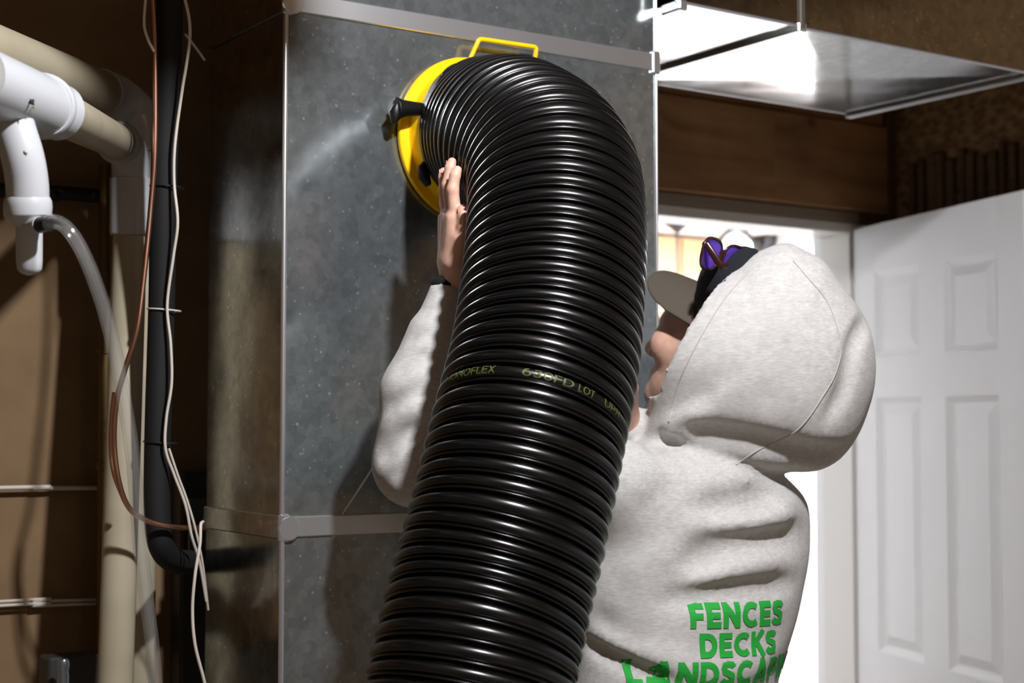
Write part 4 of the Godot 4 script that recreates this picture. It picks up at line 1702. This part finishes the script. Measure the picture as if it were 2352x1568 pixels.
func pipes() -> void:
	# vent pipe with a drain tee and trap
	var ta := P(-60, 175, 1.80)
	var tb := P(52, 222, 1.93)
	var tc := P(98, 244, 1.98)
	var td := P(136, 258, 2.02)
	var el := P(262, 322, 2.62)
	var t := thing("drain_vent_pipe", "white plastic vent pipe with tee and hanging drain trap at the left edge", "pipe", P(300, 1568, 2.72))
	var d1 := (el - td).normalized()
	straight(ta, tc, .0395, M.pvc, "tee", t, 36)
	var b := MB.new()
	straight(ta - d1 * 1.25, ta, .0302, M.pvc_pipe, "pipe_run", t, 36)
	b.tube(PackedVector3Array([tc - d1 * .012, tc - d1 * .008, tc + d1 * .004, tc + d1 * .007]), [.0395, .043, .043, .040], 36)
	put("tee_collar", b, M.pvc, t)
	straight(tc, td, .0375, M.pvc, "socket", t, 36)
	straight(td - d1 * .02, el + d1 * .05, .0302, M.pvc_pipe, "pipe_run", t, 36)
	# elbow at the far end, turning down
	var corner := P(290, 338, 2.72)
	b = MB.new()
	b.tube(PackedVector3Array([el + d1 * .055, el + d1 * .06, el + d1 * .085, el + d1 * .092]), [.036, .0385, .0385, .036], 36)
	put("elbow_socket", b, M.pvc, t)
	b = MB.new()
	var dn := P(300, 470, 2.74)
	b.tube(spline([el + d1 * .08, corner, P(299, 372, 2.735), P(300, 420, 2.74)], 8), .0335, 32)
	put("elbow", b, M.pvc, t)
	b = MB.new()
	b.tube(PackedVector3Array([P(300, 408, 2.74), P(300, 412, 2.74), P(299, 536, 2.74), P(299, 540, 2.74)]), [.034, .0365, .0365, .034], 32)
	put("lower_socket", b, M.pvc, t)
	straight(P(299, 530, 2.74), P(262, 1660, 2.60), .0302, M.pvc_pipe, "upright_pipe", t, 32)
	b = MB.new()
	b.tube(spline([P(20, 250, 1.90), P(34, 300, 1.90), P(52, 360, 1.90), P(62, 420, 1.905), P(64, 478, 1.91)], 8), .0262, 32)
	put("drop_pipe", b, M.pvc, t)
	b = MB.new()
	b.tube(PackedVector3Array([P(64, 452, 1.91), P(64, 460, 1.91), P(64, 474, 1.91), P(64, 496, 1.91), P(65, 501, 1.91), P(67, 520, 1.91)]), [.0268, .029, .0297, .0290, .0270, .0165], 36)
	put("reducer", b, M.pvc, t)
	b = MB.new()
	b.tube(PackedVector3Array([P(67, 505, 1.91), P(67.5, 600, 1.91), P(68, 618, 1.91), P(68, 627, 1.91), P(68, 632, 1.91)]), [.0165, .0160, .0150, .0110, .003], 28)
	put("trap_stem", b, M.pvc, t)
	b = MB.new()
	b.tube(PackedVector3Array([P(70, 520, 1.90), P(92, 516, 1.885)]), .0105, 20)
	put("drain_nipple", b, M.pvc, t)
	b = MB.new()
	b.tube(PackedVector3Array([P(88, 517, 1.888), P(92, 516, 1.885), P(112, 514, 1.875)]), [.0085, .0098, .0098], 20)
	put("hose_barb", b, M.rubber, t)
	# glue smear and ink print on the fitting
	for sp in [[70, 232, 12, 26, M.ink], [76, 246, 5, 9, M.glue], [57, 350, 8, 9, M.glue]]:
		b = MB.new()
		var cc := P(sp[0], sp[1], 1.86)
		var hit := trace(func(p): return minf(cap(p, ta, tc, .0395, .0395), cap(p, P(34, 300, 1.90), P(58, 400, 1.90), .0262, .0262)), P(sp[0], sp[1], 1.7), ray(sp[0], sp[1]), .6)
		var s: float = 1.9 / FOC
		for k in 10:
			var a0 := TAU * k / 10
			var a1 := TAU * (k + 1) / 10
			var w0 := .7 + .3 * sin(k * 2.3)
			var w1 := .7 + .3 * sin((k + 1) % 10 * 2.3)
			var n := -ray(sp[0], sp[1]).normalized() * .0025
			b.tri(hit + n, hit + n * .4 + img(cos(a0) * sp[2] * s * w0, sin(a0) * sp[3] * s * .5 * w0 - cos(a0) * .002, 0), hit + n * .4 + img(cos(a1) * sp[2] * s * w1, sin(a1) * sp[3] * s * .5 * w1 - cos(a1) * .002, 0))
		put("smear", b, sp[4], t)
	# second vent pipe behind it
	t = thing("upper_vent_pipe", "shaded plastic vent pipe with elbow behind the one with the trap", "pipe", P(330, 1568, 2.86))
	var ua := P(-90, 92, 2.02)
	var ub := P(236, 214, 2.72)
	var d2 := (ub - ua).normalized()
	straight(ua - d2 * 1.2, ub, .0395, M.pvc_pipe, "pipe_run", t, 36)
	b = MB.new()
	b.tube(spline([ub - d2 * .02, P(270, 228, 2.82), P(308, 262, 2.86), P(324, 310, 2.86), P(326, 350, 2.86)], 8), .0425, 36)
	put("elbow", b, M.pvc, t)
	straight(P(326, 340, 2.86), P(326, 540, 2.86), .037, M.pvc, "lower_socket", t, 32)
	straight(P(326, 520, 2.86), P(318, 1680, 2.86), .030, M.pvc_pipe, "upright_pipe", t, 32)
	# insulated line
	t = thing("insulated_pipe", "thick black foam insulated pipe running down beside the duct", "pipe", P(375, 1300, 2.62))
	b = MB.new()
	b.tube(spline([P(392, -80, 2.58), P(386, 150, 2.58), P(376, 420, 2.60), P(371, 700, 2.62), P(362, 1000, 2.62), P(361, 1180, 2.62), P(372, 1255, 2.63), P(402, 1287, 2.70), P(440, 1291, 2.86), P(530, 1290, 2.97)], 10), .0225, 24)
	put("foam_sleeve", b, M.foam, t)
	for q in [[377, 430, 2.60], [371, 712, 2.62], [362, 1016, 2.62]]:
		b = MB.new()
		var ring := PackedVector3Array()
		for i in 25:
			var a := TAU * i / 24
			ring.append(P(q[0] + 6, q[1], q[2]) + img(cos(a) * .028, -.002 * cos(a), sin(a) * .025))
		b.tube(ring, .0016, 6, false)
		put("cable_tie", b, M.wire_white if q[1] == 712 else M.wire_black, t)
	# copper line
	t = thing("copper_line", "thin copper tube looping down in front of the vent pipes", "tube", P(300, 1200, 2.55))
	b = MB.new()
	b.tube(spline([P(346, -60, 2.54), P(355, 100, 2.54), P(356, 330, 2.54), P(346, 480, 2.54), P(330, 640, 2.53), P(314, 760, 2.52), P(288, 845, 2.52), P(268, 920, 2.53), P(262, 1010, 2.54), P(272, 1100, 2.54), P(296, 1165, 2.55), P(340, 1196, 2.57), P(400, 1210, 2.60), P(470, 1212, 2.66)], 10), .0046, 12)
	put("tube", b, M.copper, t)
	line_thing("copper_line", "thinner copper tube running beside the looping copper tube", "tube", [P(262, 900, 2.56), P(256, 960, 2.56), P(254, 1030, 2.57), P(262, 1090, 2.57), P(285, 1150, 2.58)], .0036, M.copper)
	# clear drain tube
	var o := line_thing("clear_vinyl_tube", "clear plastic drain tube curving down from the trap", "tube", [P(104, 514, 1.88), P(122, 508, 1.87), P(150, 520, 1.86), P(180, 560, 1.86), P(210, 625, 1.86), P(238, 705, 1.87), P(262, 800, 1.88), P(282, 900, 1.89), P(300, 1010, 1.90), P(312, 1120, 1.91), P(320, 1230, 1.92), P(336, 1370, 1.93), P(352, 1500, 1.94), P(362, 1640, 1.95)], .0088, M.vinyl)
	b = MB.new()
	b.tube(spline([P(106, 514, 1.88), P(122, 508, 1.87), P(150, 520, 1.86), P(180, 560, 1.86), P(210, 625, 1.86), P(238, 705, 1.87), P(262, 800, 1.88), P(282, 900, 1.89), P(300, 1010, 1.90), P(312, 1120, 1.91), P(320, 1230, 1.92), P(336, 1370, 1.93), P(352, 1500, 1.94), P(362, 1640, 1.95)], 10), .0058, 10)
	put("bore", b, M.vinyl, o)
	# thin wires
	line_thing("thin_wire", "pale wire hanging from the ceiling to the copper tube", "wire", [P(338, -40, 2.5), P(331, 50, 2.5), P(340, 90, 2.5), P(354, 118, 2.51)], .0024, M.wire_white)
	line_thing("thin_wire", "pale wire twisting beside the top of the black pipe", "wire", [P(420, -20, 2.54), P(434, 40, 2.54), P(436, 90, 2.54), P(428, 150, 2.54), P(418, 210, 2.55), P(402, 330, 2.56), P(400, 420, 2.57), P(408, 510, 2.57), P(398, 590, 2.58), P(384, 700, 2.59), P(392, 790, 2.59), P(394, 880, 2.59), P(382, 960, 2.59), P(380, 1030, 2.59), P(400, 1090, 2.60), P(426, 1160, 2.61), P(440, 1230, 2.62), P(458, 1290, 2.64), P(474, 1380, 2.66)], .0026, M.wire_white)
	line_thing("thin_wire", "pale wire crossing behind the black pipe near the ceiling", "wire", [P(425, 78, 2.6), P(450, 110, 2.62), P(470, 138, 2.64)], .0022, M.wire_white)
	line_thing("thin_wire", "second strand hanging below the black cable tie", "wire", [P(388, 1030, 2.60), P(408, 1090, 2.61), P(430, 1150, 2.62), P(450, 1220, 2.63), P(466, 1300, 2.65), P(478, 1400, 2.68)], .0022, M.wire_white)
	line_thing("thin_wire", "white wire looping down from the duct joint", "wire", [P(466, 1198, 2.52), P(461, 1206, 2.50), P(459, 1250, 2.49), P(448, 1320, 2.48), P(442, 1400, 2.48), P(448, 1480, 2.48), P(468, 1560, 2.49), P(480, 1620, 2.5)], .0027, M.wire_white)
	# gas pipe and rod behind
	t = thing("gas_pipe", "brown brass coloured gas pipe standing behind the white vent pipe", "pipe", on_z(236, 1568, LWALL + .06))
	straight(on_z(244, 380, LWALL + .065), on_z(234, 1700, LWALL + .065), .0125, M.brass, "pipe", t, 20)
	straight(on_z(240, 800, LWALL + .065), on_z(240, 812, LWALL + .065), .0155, M.brass, "coupling", t, 20)
	straight(on_z(239, 1060, LWALL + .065), on_z(238, 1080, LWALL + .065), .0155, M.brass, "coupling", t, 20)
	line_thing("black_pipe", "black horizontal pipe behind the drain trap", "pipe", [on_z(-60, 432, LWALL + .03) + Vector3(-1.6, 0, 0), on_z(-60, 432, LWALL + .03), on_z(100, 440, LWALL + .03), on_z(275, 454, LWALL + .03)], .0135, M.wire_black)
	for q in [[1122, 1121, 1120, "pale cable stapled across the tan wall", .0042], [1386, 1381, 1376, "upper of the paired low cables on the tan wall", .003], [1396, 1391, 1385, "lower of the paired low cables on the tan wall", .003]]:
		line_thing("wall_cable", q[3], "cable", [on_z(-80, q[0], LWALL + .022) + Vector3(-1.6, 0, 0), on_z(-80, q[0], LWALL + .022), on_z(80, q[1], LWALL + .02), on_z(236, q[2], LWALL + .006)], q[4], M.wire_white)
	# equipment behind the insulated pipe
	t = thing("furnace_cabinet", "dark grey metal equipment cabinet in the gap beside the duct", "cabinet", P(440, 1568, 3.0))
	var x := Transform3D(Basis(), on_z(418, 1086, -2.852))
	b = MB.new()
	b.box(Vector3(0, -1.0, -.055), Vector3(.30, 0, .0), .006, x)
	put("body", b, M.grey_steel, t)
	b = MB.new()
	b.box(Vector3(.012, -.16, .0), Vector3(.10, -.05, .008), .003, x)
	put("label_plate", b, M.zinc, t)
	# clamp and box at the bottom edge
	t = thing("junction_box", "dark steel junction box with a shiny conduit connector at the lower left", "electrical box", P(160, 1568, 2.74))
	x = Transform3D(Basis(), P(112, 1512, 2.74))
	b = MB.new()
	b.box(Vector3(0, -.14, -.06), Vector3(.105, 0, .0), .004, x)
	put("box", b, M.grey_steel, t)
	b = MB.new()
	b.tube(PackedVector3Array([P(146, 1513, 2.70), P(146, 1520, 2.70), P(146, 1534, 2.70), P(146, 1538, 2.70), P(146, 1552, 2.70), P(145, 1600, 2.70)]), [.008, .0105, .0105, .0085, .010, .010], 16)
	put("conduit_connector", b, M.zinc, t)

# ==================================================================== seen through the doorway
func far_room_things() -> void:
	var cb := thing("wall_cabinet", "peach coloured wall cabinet seen through the doorway", "cabinet", Vector3(4.6, 1.83, -5.92))
	var cm := MB.new()
	cm.box(Vector3(4.02, 1.80, -5.92), Vector3(5.19, 2.29, -5.66), .004)
	put("cabinet_body", cm, M.peach, cb)
	for k in 3:
		cm = MB.new()
		cm.box(Vector3(4.025 + k * .39, 1.80, -5.66), Vector3(4.405 + k * .39, 2.285, -5.642), .004)
		put("cabinet_door", cm, M.peach, cb)
	# pendant lamp in front of the cabinet
	var top := P(1556, 553, 6.85)
	top.y = 2.30
	var t := thing("pendant_lamp", "warm glowing pendant lamp on a dark cord beyond the doorway", "lamp", top)
	var b := MB.new()
	b.lathe([Vector2(.012, -.055), Vector2(.03, -.04), Vector2(.075, -.006), Vector2(.078, 0), Vector2(0, 0)], Transform3D(Basis(), top), 28)
	put("canopy", b, M.grey_steel, t)
	b = MB.new()
	var end := top + Vector3(0, -.37, 0)
	b.tube(PackedVector3Array([top, end]), .006, 8)
	put("cord", b, M.wire_black, t)
	b = MB.new()
	b.lathe([Vector2(.16, -.17), Vector2(.155, -.165), Vector2(.05, -.012), Vector2(.03, 0), Vector2(0, 0)], Transform3D(Basis(), end), 32)
	put("shade", b, M.dark_box, t)
	b = MB.new()
	var bc := end + Vector3(0, -.13, 0)
	b.lathe([Vector2(0, -.045), Vector2(.03, -.035), Vector2(.045, 0), Vector2(.03, .035), Vector2(0, .045)], Transform3D(Basis(), bc), 20, false)
	put("bulb", b, M.warm_glow, t)
	var l := OmniLight3D.new()
	l.name = "pendant_lamp_light"
	l.light_color = Color(1, .70, .38)
	l.light_energy = 1.0
	l.light_size = .04
	l.omni_range = 10.0
	l.omni_attenuation = 2.0
	l.shadow_enabled = true
	add_child(l)
	l.position = bc
	# round mirror on a bracket
	var mc := P(1692, 566, 7.1)
	t = thing("round_mirror", "small round mirror with a dark rim on a wall bracket beyond the doorway", "mirror", mc)
	var ring := PackedVector3Array()
	for i in 33:
		var a := TAU * i / 32
		ring.append(mc + img(cos(a) * .082, sin(a) * .082, cos(a) * .02))
	b = MB.new()
	b.tube(ring, .009, 10, false)
	put("rim", b, M.wire_black, t)
	b = MB.new()
	for i in 32:
		b.tri(mc, ring[(i + 1)], ring[i])
		b.tri(mc + img(0, 0, .003), ring[i] + img(0, 0, .003), ring[(i + 1)] + img(0, 0, .003))
	put("glass", b, M.mirror, t)
	var wb := ray(1748, 548)
	wb = EYE + wb * (5.17 / wb.x)
	b = MB.new()
	b.tube(PackedVector3Array([mc + img(.07, -.02, .02), P(1742, 585, 7.3), wb]), .018, 12)
	put("arm", b, M.grey_steel, t)
	b = MB.new()
	b.lathe([Vector2(0, -.035), Vector2(.07, -.035), Vector2(.08, 0), Vector2(.08, .03), Vector2(0, .03)], Transform3D(Basis(Vector3.BACK, -PI / 2), wb), 28)
	put("wall_plate", b, M.grey_steel, t)
